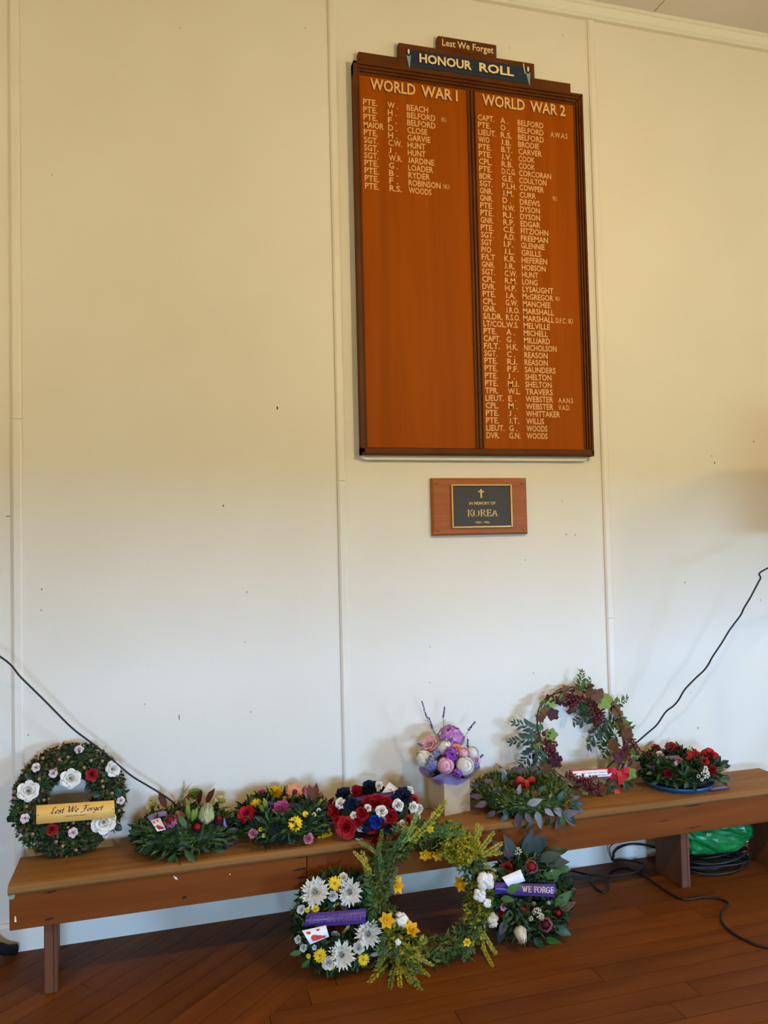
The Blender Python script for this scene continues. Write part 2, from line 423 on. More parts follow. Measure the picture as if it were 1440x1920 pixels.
# ceiling sheets
struct('ceiling', MB().box((ROOM_X0, ROOM_Y0, CEIL + 0.011), (ROOM_X1, 0.0, CEIL + 0.1)), M_ceil)
ceil = bpy.data.objects['ceiling']
CX = [2.245 + 1.2215 * k for k in range(-5, 6)]
for a, b in zip(CX[:-1], CX[1:]):
    a, b = max(a, ROOM_X0), min(b, ROOM_X1)
    if b - a > 0.1:
        obj('panel', MB().box((a - (a + b) / 2 + 0.0025, ROOM_Y0, 0), (b - (a + b) / 2 - 0.0025, -0.05, 0.011)).mesh('panel', M_ceil, False), ceil, T((a + b) / 2, 0, CEIL))
# side walls and the wall behind the camera with its two open windows
struct('wall_left', MB().box((ROOM_X0 - 0.1, ROOM_Y0 - 0.1, -0.12), (ROOM_X0, 0.12, CEIL + 0.1)), M_wall)
struct('wall_right', MB().box((ROOM_X1, ROOM_Y0 - 0.1, -0.12), (ROOM_X1 + 0.1, 0.12, CEIL + 0.1)), M_wall)
mb = MB(); xs = ROOM_X0
for (x0, x1, z0, h) in WINDOWS:
    mb.box((xs, ROOM_Y0 - 0.1, -0.12), (x0, ROOM_Y0, CEIL + 0.1)); mb.box((x0, ROOM_Y0 - 0.1, h), (x1, ROOM_Y0, CEIL + 0.1)); mb.box((x0, ROOM_Y0 - 0.1, -0.12), (x1, ROOM_Y0, z0)); xs = x1
mb.box((xs, ROOM_Y0 - 0.1, -0.12), (ROOM_X1, ROOM_Y0, CEIL + 0.1)); struct('wall_back', mb, M_wall)
for k, (x0, x1, z0, h) in enumerate(WINDOWS):
    mb = MB()
    for a, b in (((x0 - 0.07, ROOM_Y0, z0 - .07), (x0, ROOM_Y0 + 0.02, h + 0.07)), ((x1, ROOM_Y0, z0 - .07), (x1 + 0.07, ROOM_Y0 + 0.02, h + 0.07)), ((x0, ROOM_Y0, h), (x1, ROOM_Y0 + 0.02, h + 0.07)), ((x0, ROOM_Y0, z0 - .07), (x1, ROOM_Y0 + 0.02, z0))): mb.box(a, b)
    struct('window_%d' % (k + 1), mb, M_trim)
struct('ground', MB().box((-25, -40, -0.3), (30, ROOM_Y0 - 0.1, -0.13)), M_ground)

# pendant lamps hanging in front of the wall (above the picture)
M_brass = mat('aged_brass', '#a8834a', 0.35, metal=0.9)
M_shade = mat('white_enamel', '#e8e4d8', 0.4)
def make_bulb_mat():
    m, n, l, b = base_mat('lit_bulb'); b.inputs['Emission Color'].default_value = (1.0, 0.75, 0.41, 1); b.inputs['Emission Strength'].default_value = 12; return m
M_bulb = make_bulb_mat()
for k, (lx, ly) in enumerate([(-1.3, -2.05), (1.75, -2.05), (4.8, -2.05)]):
    lz = 2.72
    e = thing('pendant_lamp', 'white enamel pendant lamp hanging ' + ('over the evergreen wreath end of the bench', 'in front of the honour board', 'beyond the red rose wreath end of the bench')[k], 'lamp', T(lx, ly, lz), 'pendant lamps in a row')
    obj('cord', MB().tube([(0, 0, 0.12), (0, 0, CEIL - lz)], 0.004, 6).mesh('cord', mat('black_rubber', '#141212', 0.5)), e)
    rows = [[(r * math.cos(a), r * math.sin(a), z) for a in [2 * PI * i / 24 for i in range(24)]] for r, z in ((0.03, 0.13), (0.05, 0.1), (0.075, 0.075))]
    obj('lamp_shade', MB().grid(rows, closed=True).mesh('lamp_shade', M_shade), e)
    rows = [[(r * math.cos(a), r * math.sin(a), z) for a in [2 * PI * i / 16 for i in range(16)]] for r, z in ((0.012, 0.1), (0.02, 0.07), (0.032, 0.03), (0.03, 0.0), (0.015, -0.016), (0.002, -0.02))]
    obj('bulb', MB().grid(rows, closed=True).mesh('bulb', M_bulb), e)
    ld = bpy.data.lights.new('bulb_light', 'POINT'); ld.energy = LAMP_W * (0.66, 1.0, 0.72)[k]; ld.color = (1.0, 0.75, 0.41); ld.shadow_soft_size = 0.06
    lo = bpy.data.objects.new('bulb_light', ld); COL.objects.link(lo); lo.parent = e; lo.location = (0, 0, -0.1)

# ================================================================== BENCH
SEAT = 0.372; YF = -0.375; YB = -0.127; BX0, BX1 = -0.478, 2.60
M_seat = wood('bench_seat_wood', '#946634', '#7d5327', '#4a2c12', 0.6, (1.8, 24, 24), 0.75, 0.25, 0.15)
M_apron = wood('bench_apron_wood', '#7c4012', '#68350c', '#341806', 0.6, (1.4, 18, 22), 0.75, 0.2, 0.1)
M_leg = wood('bench_leg_wood', '#6f3f20', '#603418', '#361a0a', 0.6, (14, 14, 1.5), 0.5, 0.2)
M_knot = mat('dark_knot', '#2c170b', 0.8)
M_chip = mat('pale_chip', '#e8dccb', 0.7)
M_paint = mat('flaking_green_paint', '#93a48c', 0.7, '#7d8f78', 60)
bench = thing('bench', 'long low timber bench with deep front board standing along the wall', 'bench', T(0, 0, 0))
def seat_mesh():
    mb = MB(); xs = np.linspace(BX0, BX1, 60); rows = []
    t = 0.03
    for i, x in enumerate(xs):
        wob = 0.0016 * noise.noise(Vector((x * 6, 0, 3)))
        prof = [(YB, SEAT - t), (YB, SEAT - 0.004), (YB - 0.004, SEAT), (YF + 0.018, SEAT), (YF + 0.007 + wob, SEAT - 0.003), (YF + 0.001 + wob, SEAT - 0.011), (YF + wob, SEAT - 0.022), (YF + 0.005, SEAT - t)]
        rows.append([(x, y, z) for y, z in prof])
    mb.grid(rows, closed=True); n = len(rows[0]); N = len(rows)
    mb.f += [tuple(range(n)), tuple((N - 1) * n + k for k in range(n - 1, -1, -1))]; mb.m += [0, 0]
    return mb
seat = obj('seat', seat_mesh().mesh('seat', M_seat, False), bench)
JX = Wp(575, 1620, -0.362).x
AZ0 = 0.228
for a, b in ((BX0 + 0.003, JX - 0.0012), (JX + 0.0012, BX1 - 0.006)):
    c = (a + b) / 2
    ap = obj('apron_board', MB().box((a - c, -0.365, AZ0), (b - c, -0.341, SEAT - 0.0305), bev=0.002).mesh('apron_board', M_apron, False), bench, T(c, 0, 0))
obj('back_rail', MB().box((BX0 + 0.02, -0.16, 0.27), (BX1 - 0.02, -0.14, SEAT - 0.0305), bev=0.002).mesh('back_rail', M_apron, False), bench)
for i, lx in enumerate((-0.363, 0.56, 2.04, 2.515)):
    mb = MB(); mb.box((-0.014, -0.3405, 0), (0.014, -0.161, SEAT - 0.0305), bev=0.0025)
    lg = obj('leg', mb.mesh('leg', M_leg, False), bench, T(lx, 0, 0))
    obj('leg_cleat', MB().box((0.0145, -0.3405, 0.0), (0.026, -0.31, SEAT - 0.031), bev=0.002).mesh('leg_cleat', M_leg, False), lg)
def blot(name, pts, m, Y, parent, d=0.0012):
    """small irregular mark on the front board, outline in pixels"""
    P = [Wp(px, py, Y) for px, py in pts]; n = len(P)
    V = [tuple(p) for p in P] + [(p.x, p.y + d, p.z) for p in P]
    return obj(name, MB().add(V, [tuple(range(n))] + [(i, (i + 1) % n, n + (i + 1) % n, n + i) for i in range(n)]).mesh(name, m, False), parent)
def streak(x0, y0, x1, y1, h, Y=-0.3656):
    blot('dark_mark', [(x0, y0), ((x0 + x1) / 2, (y0 + y1) / 2 - h / 2), (x1, y1 - h / 3), (x1, y1 + h / 3), ((x0 + x1) / 2, (y0 + y1) / 2 + h / 2)], M_knot, Y, bench)
for s in [(556, 1609, 573, 1605, 4), (546, 1633, 573, 1628, 5), (552, 1648, 573, 1644, 4), (558, 1659, 574, 1655, 4), (80, 1676, 106, 1670, 4), (82, 1726, 100, 1721, 5), (1278, 1513, 1312, 1509, 3), (1280, 1555, 1315, 1549, 2), (340, 1684, 350, 1682, 6), (632, 1599, 642, 1597, 3), (690, 1640, 720, 1634, 3), (1236, 1541, 1252, 1538, 2)]:
    streak(*s)
blot('paint_patch', [(15, 1674), (20, 1671), (27, 1672), (28, 1680), (25, 1686), (19, 1686), (16, 1690)], M_paint, -0.3659, bench)
blot('chip', [(27.5, 1718), (29.5, 1718), (31, 1729), (27, 1729)], M_chip, -0.3657, bench)
blot('chip', [(325, 1642), (331, 1645), (334, 1650), (328, 1648)], M_chip, -0.3657, bench)
blot('chip', [(430, 1638), (432, 1638), (431, 1642)], M_chip, -0.3657, bench)

# ================================================================== HONOUR BOARD
M_bpanel = wood('board_panel_wood', '#9a4a00', '#8c4200', '#713400', 0.55, (26, 26, 1.2), 0.35, 0.03, 0.06)
M_bframe = wood('board_frame_wood', '#633612', '#542b0d', '#371906', 0.5, (8, 8, 8), 0.5, 0.05, 0.12)
M_bgroove = mat('dark_groove', '#2a0f05', 0.6)
M_letter = mat('gilt_lettering', '#e0b070', 0.45)
M_cream = mat('cream_lettering', '#e8cf9c', 0.5)
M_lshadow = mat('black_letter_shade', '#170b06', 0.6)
M_navy = mat('navy_banner_paint', '#15283c', 0.5)
M_torch = mat('pale_blue_torch_paint', '#7f9c9c', 0.5)
M_white = mat('white_paint', '#d8d5c8', 0.5)
bx0, bx1, bz0, bz1 = 0.797, 1.8625, 1.795, 3.436
FY = -0.046
board = thing('honour_board', 'large varnished wooden honour roll board with stepped top and gilt names', 'board', T(0, -0.001, bz0))
def BT(p): return (p[0], p[1] + 0.001, p[2] - bz0)
mb = MB(); mb.box(BT((bx0 + 0.004, -0.030, bz0 + 0.004)), BT((bx1 - 0.004, -0.001, bz1 - 0.004))); back = obj('back_panel', mb.mesh('back_panel', M_bframe, False), board)
dvx = (Wp(885, 165, FY).x + Wp(901, 850, FY).x) / 2
FT, FL, FB, FR = 0.052, 0.026, 0.03, 0.044
def rails(name, a, b, axis, prof):
    """moulded rail: prof is a list of (offset across, depth)"""
    mb = MB()
    if axis == 'x': mb.grid([[BT((x, y, z)) for (z, y) in prof] for x in (a, b)], closed=True)
    else: mb.grid([[BT((x, y, z)) for (x, y) in prof] for z in (a, b)], closed=True)
    n = len(prof); mb.f += [tuple(range(n)), tuple(range(2 * n - 1, n - 1, -1))]; mb.m += [0, 0]
    return obj(name, mb.mesh(name, M_bframe, False), board)
def stepped(c0, c1):                                     # outer edge c0 -> inner edge c1, three ridges with grooves
    w = c1 - c0; P = [(c0, -0.002), (c0, FY)]
    for k in range(3):
        a = 0.18 + 0.27 * k
        P += [(c0 + w * a, FY + 0.002 * k), (c0 + w * (a + .02), FY + 0.009 + 0.002 * k), (c0 + w * (a + .11), FY + 0.009 + 0.002 * k), (c0 + w * (a + .13), FY + 0.002 + 0.002 * k)]
    P += [(c1, FY + 0.006), (c1, -0.002)]
    return P
rails('frame_rail', bx0, bx1, 'x', stepped(bz1, bz1 - FT))
rails('frame_rail', bx0, bx1, 'x', [(bz0, -0.002), (bz0, FY + 0.003), (bz0 + FB * .25, FY), (bz0 + FB * .8, FY), (bz0 + FB, FY + 0.006), (bz0 + FB, -0.002)])
rails('frame_stile', bz0, bz1, 'z', [(bx0, -0.002), (bx0, FY), (bx0 + FL * .5, FY), (bx0 + FL * .55, FY + .005), (bx0 + FL * .7, FY + .005), (bx0 + FL * .75, FY + .003), (bx0 + FL, FY + 0.006), (bx0 + FL, -0.002)])
rails('frame_stile', bz0, bz1, 'z', stepped(bx1, bx1 - FR))
dw = 0.019
rails('divider', bz0 + FB, bz1 - FT, 'z', [(dvx - dw, -0.028), (dvx - dw, FY + .004), (dvx - dw * .5, FY + .002), (dvx - dw * .45, FY + .009), (dvx - dw * .2, FY + .009), (dvx - dw * .15, FY + .002), (dvx + dw * .3, FY + .002), (dvx + dw * .35, FY + .009), (dvx + dw * .65, FY + .009), (dvx + dw * .7, FY + .003), (dvx + dw, FY + .005), (dvx + dw, -0.028)])
PY = -0.036                                              # face of the lettered panels
for a, b in ((bx0 + FL, dvx - dw), (dvx + dw, bx1 - FR)):
    obj('name_panel', MB().box(BT((a, PY, bz0 + FB)), BT((b, -0.029, bz1 - FT))).mesh('name_panel', M_bpanel, False), board)
# stepped header
HY = -0.034
def hz(px, py): return Wp(px, py, HY)
tiers = [((672, 97), (1070, 155), bz1), ((747.5, 80), (1002, 118), None), ((821, 65), (931, 85), None)]
zprev = bz1 - 0.002
for (l, r, _) in tiers:
    a, b = hz(*l), hz(*r); zt = (a.z + b.z) / 2
    obj('header_step', MB().box(BT((a.x, HY, zprev)), BT((b.x, -0.002, zt)), bev=0.003).mesh('header_step', M_bframe, False), board); zprev = zt
def flat(name, V, m, parent, d=0.0015):
    n = len(V); W = [tuple(v) for v in V] + [(v[0], v[1] + d, v[2]) for v in V]
    return obj(name, MB().add(W, [tuple(range(n))] + [(i, (i + 1) % n, n + (i + 1) % n, n + i) for i in range(n)]).mesh(name, m, False), parent)
q = [Wp(px, py, HY - 0.002) for px, py in ((764, 92), (987, 126), (990, 155.5), (764, 124.5))]
zt, zb = (q[0].z + q[1].z) / 2, (q[2].z + q[3].z) / 2
banner = flat('blue_banner', [BT(p) for p in ((q[3].x, HY - .002, zb), (q[2].x, HY - .002, zb), (q[1].x, HY - .002, zt), (q[0].x, HY - .002, zt))], M_navy, board)
for (cx, cy, bx, by) in ((766, 98, 768, 127), (990, 131, 993, 160)):
    c = Wp(cx, cy, HY - 0.004); t = Wp(bx, by, HY - 0.004); s = mpp(c)
    o = flat('torch', [BT((t.x - .001, HY - .0035, t.z)), BT((t.x + .001, HY - .0035, t.z)), BT((c.x + 5 * s, HY - .0035, c.z - 2 * s)), BT((c.x - 5 * s, HY - .0035, c.z - 2 * s))], M_torch, board)
    flat('torch_ring', [BT((c.x + 5 * s * math.cos(a), HY - .005, c.z - 1 * s + 6 * s * math.sin(a))) for a in [2 * PI * i / 16 for i in range(16)]], M_lshadow, o)
    flat('torch_flame', [BT((c.x + 2 * s * math.cos(a), HY - .0062, c.z + s + 5 * s * math.sin(a))) for a in [2 * PI * i / 12 for i in range(12)]], M_white, o)
c0, c1 = Wp(981, 119, HY - .004), Wp(984, 138, HY - .004); s = mpp(c0)
flat('torch_stroke', [BT((c1.x, HY - .004, c1.z)), BT((c1.x + 1.5 * s, HY - .004, c1.z)), BT((c0.x + 1.5 * s, HY - .004, c0.z)), BT((c0.x - .5 * s, HY - .004, c0.z))], M_white, board)
def wall_text(name, items, Y, m, parent, shade=None):
    """items: (text, x, z, width, cap height, bold) on the vertical plane y = Y"""
    mb = MB(); sh = MB()
    for (s, x, z, w, h, bold) in items:
        text_fit(mb, s, x, z, w, h, bold)
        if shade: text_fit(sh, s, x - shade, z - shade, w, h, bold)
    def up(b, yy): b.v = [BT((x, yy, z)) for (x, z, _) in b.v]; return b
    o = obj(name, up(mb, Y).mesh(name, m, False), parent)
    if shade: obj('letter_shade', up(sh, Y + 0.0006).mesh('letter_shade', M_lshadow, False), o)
    return o
def span(pa, pb, Y):                                     # baseline start, end (pixels) -> x, z, width
    a, b = Wp(*pa, Y), Wp(*pb, Y); return a.x, (a.z + b.z) / 2, b.x - a.x
x, z, w = span((829, 87), (925, 99), HY); wall_text('lettering', [('Lest We Forget', x, z, w, 13 * mpp(hz(877, 88)), .012)], HY - .0012, M_cream, board)
x, z, w = span((786, 118), (884, 132), HY); x2, z2, w2 = span((898, 134), (963, 143), HY); hh = 16.5 * mpp(hz(860, 120))
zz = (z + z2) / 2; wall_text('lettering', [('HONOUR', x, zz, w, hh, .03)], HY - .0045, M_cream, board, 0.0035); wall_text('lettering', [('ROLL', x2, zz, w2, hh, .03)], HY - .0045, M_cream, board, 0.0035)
def two(pa, pb, pc, pd, s1, s2, h):
    x, z, w = span(pa, pb, PY); x2, z2, w2 = span(pc, pd, PY)
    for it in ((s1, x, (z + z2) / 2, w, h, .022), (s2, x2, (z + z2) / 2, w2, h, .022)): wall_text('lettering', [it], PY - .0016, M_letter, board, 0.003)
two((694, 168.5), (779, 178.5), (790, 181), (858, 189), 'WORLD', 'WAR I', 21.5 * mpp(Wp(770, 170, PY)))
two((904, 198), (984, 207.5), (994, 209.5), (1060, 217), 'WORLD', 'WAR 2', 21 * mpp(Wp(980, 205, PY)))
WW1 = ["PTE.|W .|BEACH|", "PTE.|H .|BELFORD|(K)", "PTE.|F .|BELFORD|", "MAJOR|D .|CLOSE|", "PTE.|H .|GARVIE|", "SGT.|C.W.|HUNT|", "SGT.|J .|HUNT|", "SGT.|W.R.|JARDINE|", "PTE.|G .|LOADER|", "PTE.|B .|RYDER|", "PTE.|F .|ROBINSON|(K)", "PTE.|R.S.|WOODS|"]
WW2 = ["CAPT.|A .|BELFORD|", "PTE.|O .|BELFORD|A.W.A.S", "LIEUT.|R.S.|BELFORD|", "W/O|J.B.|BRODIE|", "PTE.|B.T.|CARVER|", "PTE.|J.V.|COOK|", "CPL.|R.B.|COOK|", "PTE.|D.C.G.|CORCORAN|", "BDR.|G.E.|COULTON|", "SGT.|P.L.H.|COWPER|", "GNR.|J.M.|CURR|(K)", "GNR.|D .|DREWS|", "PTE.|N.W.|DYSON|", "PTE.|R.J.|DYSON|", "GNR.|R.P.|EDGAR|", "PTE.|C.E.|FITZJOHN|", "SGT.|A.D.|FREEMAN|", "SGT|I.F.|GLENNIE|", "P/O|J.L.|GRILLS|", "F/LT|K.R.|HEFEREN|", "GNR.|J.R.|HOBSON|", "SGT.|C.W.|HUNT|", "CPL.|R.M.|LONG|", "DVR.|H.P.|LYSAUGHT|", "PTE.|J.A.|McGREGOR|(K)", "CPL.|G.W.|MANCHEE|", "GNR.|J.R.O.|MARSHALL|", "S/LDR.|R.S.O.|MARSHALL|D.F.C. (K)", "LT/COL.|W.S.|MELVILLE|", "PTE.|A .|MICHELL|", "CAPT.|G .|MILLIARD|", "F/LT.|H.K.|NICHOLSON|", "SGT.|C .|REASON|", "PTE.|R.J.|REASON|", "PTE.|P.F.|SAUNDERS|", "PTE.|J .|SHELTON|", "PTE.|M.J.|SHELTON|", "TPR.|W.L.|TRAVERS|", "LIEUT.|E .|WEBSTER|A.A.N.S.", "CPL.|M .|WEBSTER|V.A.D.", "PTE.|J .|WHITTAKER|", "PTE.|J.T.|WILLIS|", "LIEUT.|G .|WOODS|", "DVR.|G.N.|WOODS|"]
def roll(rows, first, last, cols, extra, h):
    """first / last: pixel of the first and last rank baselines; cols: pixel pairs (top row, bottom row) of each column"""
    z0, z1 = Wp(*first, PY).z, Wp(*last, PY).z
    X = [(Wp(*a, PY).x, Wp(*b, PY).x) for a, b in cols]; X = [(a + b) / 2 for a, b in X]
    for i, r in enumerate(rows):
        z = z0 + (z1 - z0) * i / (len(rows) - 1); c = r.split('|'); it = []
        for j, s in enumerate(c[:3]):
            n = len(s); wd = {0: 0.0155, 1: 0.0165, 2: 0.0172}[j] * n * (h / 0.0255)
            if j < 2: wd = (lambda q: min(q, .0655) if j == 1 else q)(1.0 * sum({'.': .009, ' ': .012, '/': .012, 'M': .021, 'W': .022, 'I': .007, 'J': .012}.get(ch, .0165) for ch in s) * (h / 0.0255))
            else: wd = sum({'I': .006, 'J': .012, 'L': .0135, 'M': .0205, 'W': .021, 'c': .01, 'E': .0145, 'F': .014, 'S': .0155}.get(ch, .0172) for ch in s) * (h / 0.0255)
            it.append((s, X[j], z, wd * (1.12 if j == 2 else 1.02), h, 0.013))
        if c[3]:
            s = c[3]; ex = extra[i]; p = Wp(ex[0], ex[1], PY).x
            it.append((s, p, z + (0.002 if s == '(K)' else 0), ex[2] * 0.00235, h * (.8 if s == '(K)' else .9), 0.0 if s == '(K)' else 0.008))
        for w_ in it: wall_text('lettering', [w_], PY - .001, M_letter, board)
roll(WW1, (682, 196), (685, 353.5), [((681, 196), (684, 353)), ((726, 202), (731, 358)), ((762, 207), (767, 364))], {1: (827, 222, 10), 10: (831, 351, 12)}, 0.0262)
roll(WW2, (896, 225), (912, 821.5), [((896, 225), (912, 821)), ((939, 230), (954, 821)), ((971, 235), (987, 822))], {1: (1032, 253, 36), 10: (1036, 371, 9), 24: (1041, 560, 9), 27: (1042, 602, 36), 38: (1047, 752, 32), 39: (1047, 765, 24)}, 0.0258)
# pale cleat that carries the board
cz = bz0 - 0.001
mb = MB(); mb.prism([(bx0 + .005, cz), (bx0 + .008, cz - .012), (bx0 + .02, cz - .019), (bx1 - .035, cz - .019), (bx1 - .022, cz - .012), (bx1 - .018, cz)], -0.02, -0.0005, axis='y')
tag(obj('support_cleat', mb.mesh('support_cleat', M_trim, False)), 'cream painted cleat under the honour roll board', 'cleat')

# ================================================================== KOREA PLAQUE
M_plaq = wood('plaque_timber', '#a8622e', '#925024', '#6a3212', 0.4, (2.2, 40, 40), 0.5, 0.03, 0.2)
M_plate = mat('dark_bronze_plate', '#2a261e', 0.55, '#332e24', 200, spec=0.5)
M_gold = mat('polished_brass', '#c79a58', 0.35, metal=0.75)
px0, px1 = 1.104, 1.541; pz0, pz1 = 1.456, 1.700
plq = thing('plaque', 'small timber plaque with dark metal plate in memory of Korea', 'plaque', T(px0, -0.0005, pz0))
PW, PH, PD = px1 - px0, pz1 - pz0, 0.022
mb = MB(); b = 0.008
V = [(0, 0, 0), (PW, 0, 0), (PW, 0, PH), (0, 0, PH)]; V += [(0, -PD + .006, 0), (PW, -PD + .006, 0), (PW, -PD + .006, PH), (0, -PD + .006, PH)]; V += [(b, -PD, b), (PW - b, -PD, b), (PW - b, -PD, PH - b), (b, -PD, PH - b)]
F = [(3, 2, 1, 0), (8, 9, 10, 11)] + [(i, (i + 1) % 4, 4 + (i + 1) % 4, 4 + i) for i in range(4)] + [(4 + i, 4 + (i + 1) % 4, 8 + (i + 1) % 4, 8 + i) for i in range(4)]
obj('backboard', mb.add(V, F).mesh('backboard', M_plaq, False), plq)
def pl(px, py):                                          # pixel -> plaque coordinates
    p = Wp(px, py, -PD - 0.003); return p.x - px0, p.z - pz0
gx0, gz1 = pl(845, 908); gx1, gz0 = pl(961, 988.5)
obj('plate', MB().box((gx0 + .004, -PD - .004, gz0 + .004), (gx1 - .004, -PD, gz1 - .004)).mesh('plate', M_plate, False), plq)
g = 0.008
for a, c in (((gx0, gz0), (gx0 + g, gz1)), ((gx1 - g, gz0), (gx1, gz1)), ((gx0 + g, gz0), (gx1 - g, gz0 + g)), ((gx0 + g, gz1 - g), (gx1 - g, gz1))):
    obj('brass_edge', MB().box((a[0], -PD - .009, a[1]), (c[0], -PD, c[1]), bev=.0015).mesh('brass_edge', M_gold, False), plq)
for sx, sz in ((.022, .022), (PW - .022, .022), (.022, PH - .022), (PW - .022, PH - .022)):
    rows = [[(sx + r * math.cos(a), y, sz + r * math.sin(a)) for a in [2 * PI * i / 12 for i in range(12)]] for r, y in ((.0058, -PD + .001), (.0055, -PD - .002), (.003, -PD - .004), (.0005, -PD - .0044))]
    obj('screw', MB().grid(rows, closed=True).mesh('screw', M_brass), plq)
TY = -PD - .0046
def ptext(fn):
    mb = MB(); fn(mb); mb.v = [(x, TY, z) for x, z, _ in mb.v]; return obj('lettering', mb.mesh('lettering', M_gold, False), plq)
gc = (gx0 + gx1) / 2; gw = gx1 - gx0; gh = gz1 - gz0
ptext(lambda m: text_fit(m, 'IN MEMORY OF', gc - gw * .21, gz0 + gh * .53, gw * .43, gh * .066, .02))
ptext(lambda m: nib_text(m, 'KOREA', SERIF, gc - gw * .25, gz0 + gh * .265, gh * .15, [(.085, 0), (0, .035)], width=gw * .51))
ptext(lambda m: text_fit(m, '1950 - 1956', gc - gw * .115, gz0 + gh * .1, gw * .23, gh * .052, .015))
cxp, czp, u = gc - .003, gz0 + gh * .80, gh * .0165
cr = [(-1, -7), (1, -7), (1.1, .8), (3.2, .6), (3.6, 1.6), (3.2, 2.8), (1.1, 2.6), (1.2, 4.8), (0, 5.4), (-1.2, 4.8), (-1.1, 2.6), (-3.2, 2.8), (-3.6, 1.6), (-3.2, .6), (-1.1, .8)]
cr = [(a * 1.25, b) for a, b in cr]
obj('cross', MB().add([(cxp + a * u, TY - .001, czp + b * u) for a, b in cr] + [(cxp + a * u, -PD - .003, czp + b * u) for a, b in cr], [tuple(range(15))] + [(i, (i + 1) % 15, 15 + (i + 1) % 15, 15 + i) for i in range(15)]).mesh('cross', M_gold, False), plq)

# ================================================================== PLANT KIT
def leaf_t(w=0.3, n=4, fold=0.12, curl=0.15, tip=1.0, base=0.55, wave=0.0):
    """leaf of length 1 along +Y, normal +Z; base = where it is widest"""
    mb = MB(); rows = []
    for i in range(n + 1):
        v = i / n
        a = (v / base) if v < base else (1 - v) / (1 - base)
        hw = w / 2 * (math.sin(min(1, a) * PI / 2) ** tip) if 0 < v < 1 else 0.008
        z = -curl * v * v + wave * math.sin(v * 9)
        rows.append([(-hw, v, z + fold * hw * 2), (0, v, z), (hw, v, z + fold * hw * 2)])
    return mb.grid(rows)
def lobed_t(lobes=5, depth=0.3, n=26):
    """broad vine-like leaf, length about 1"""
    V = [(0, 0.02, 0)]; c = (0, 0.45)
    for i in range(n):
        a = -PI / 2 + 0.25 + (2 * PI - 0.5) * i / (n - 1)
        r = 0.5 * (1 - depth * (0.5 + 0.5 * math.cos(a * lobes + PI * .5)) * 0.9) * (1 + 0.06 * (-1) ** i)
        x, y = math.cos(a) * r, c[1] + math.sin(a) * r
        V.append((x, y, 0.12 * x * x - 0.14 * (y - .2) ** 2 + 0.03 * math.sin(a * 5)))
    k = len(V); V.append((0, 0.45, -0.02))
    return MB().add(V, [(k, i, i + 1) for i in range(0, n)] + [(k, n, 0)])
def petal(mb, a0, half, r0, r1, z0, z1, flare=0.0, lip=0.0, nu=4, nv=4, mi=0, edge=0.25, pinch=0.0, ruf=0.0):
    rows = []
    for j in range(nv + 1):
        v = j / nv; row = []
        for i in range(nu + 1):
            u = -1 + 2 * i / nu
            wv = half * (0.55 + 0.45 * math.sin(v * PI * 0.62)) * (1 - pinch * v * v)
            a = a0 + u * wv
            r = r0 + (r1 - r0) * v ** 1.4 + flare * v ** 4 - 0.04 * u * u * r1
            z = z0 + (z1 - z0) * v * (1 - edge * u * u * v) - lip * max(0, v - 0.75) * 4 * (1 - 0.4 * abs(u))
            if ruf and j == nv: z += random.uniform(-ruf, ruf); r += random.uniform(-ruf, ruf)
            row.append((r * math.cos(a), r * math.sin(a), z))
        rows.append(row)
    mb.grid(rows, mi)
def cupped(mb, a0, half, rb, rt, z0, z1, cup, roll_, nu=5, nv=5, jit=.03, tw=0.0):
    """petal that cups round the axis, rises from (rb, z0) to (rt, z1) and rolls outward at its rim"""
    rows = []; ph = random.uniform(0, 6)
    for j in range(nv + 1):
        v = j / nv; row = []
        for i in range(nu + 1):
            u = -1 + 2 * i / nu; sh = math.sqrt(max(0, 1 - (abs(u) * .92) ** 2.6))
            vv = v * (.45 + .55 * sh); a = a0 + u * half * (.5 + .5 * math.sin(PI * min(.62, v * .75 + .1)) / math.sin(PI * .5)) + tw * v
            r = rb + (rt - rb) * vv ** .8 + roll_ * max(0, vv - .6) ** 2 * 3.2 - cup * u * u * rt
            z = z0 + (z1 - z0) * vv - roll_ * max(0, vv - .7) ** 2 * 4.5
            if j == nv: z += jit * math.sin(ph + 3 * u) ; r += jit * math.cos(ph + 2 * u)
            row.append((r * math.cos(a), r * math.sin(a), z))
        rows.append(row)
    mb.grid(rows)
def rose_t(seed=0, open_=1.0):
    random.seed(seed); mb = MB(); off = random.uniform(0, 6)
    for k, (n, rb, rt, z0, z1, cup, ro) in enumerate([(3, .04, .11, .2, .86, .3, .0), (3, .1, .27, .1, .84, .2, .12), (4, .2, .52, .04, .8, .16, .34), (5, .3, .78, -.02, .6, .1, .45), (6, .34, .95, -.1, .28, .06, .3)]):
        off += .9
        for i in range(n):
            q = random.uniform(.92, 1.08); cupped(mb, off + 2 * PI * i / n + random.uniform(-.15, .15), PI / n * (1.5 if k < 3 else 1.3), rb, rt * (open_ if k > 1 else 1) * q, z0, z1 * random.uniform(.85, 1.08), cup, ro)
    return mb
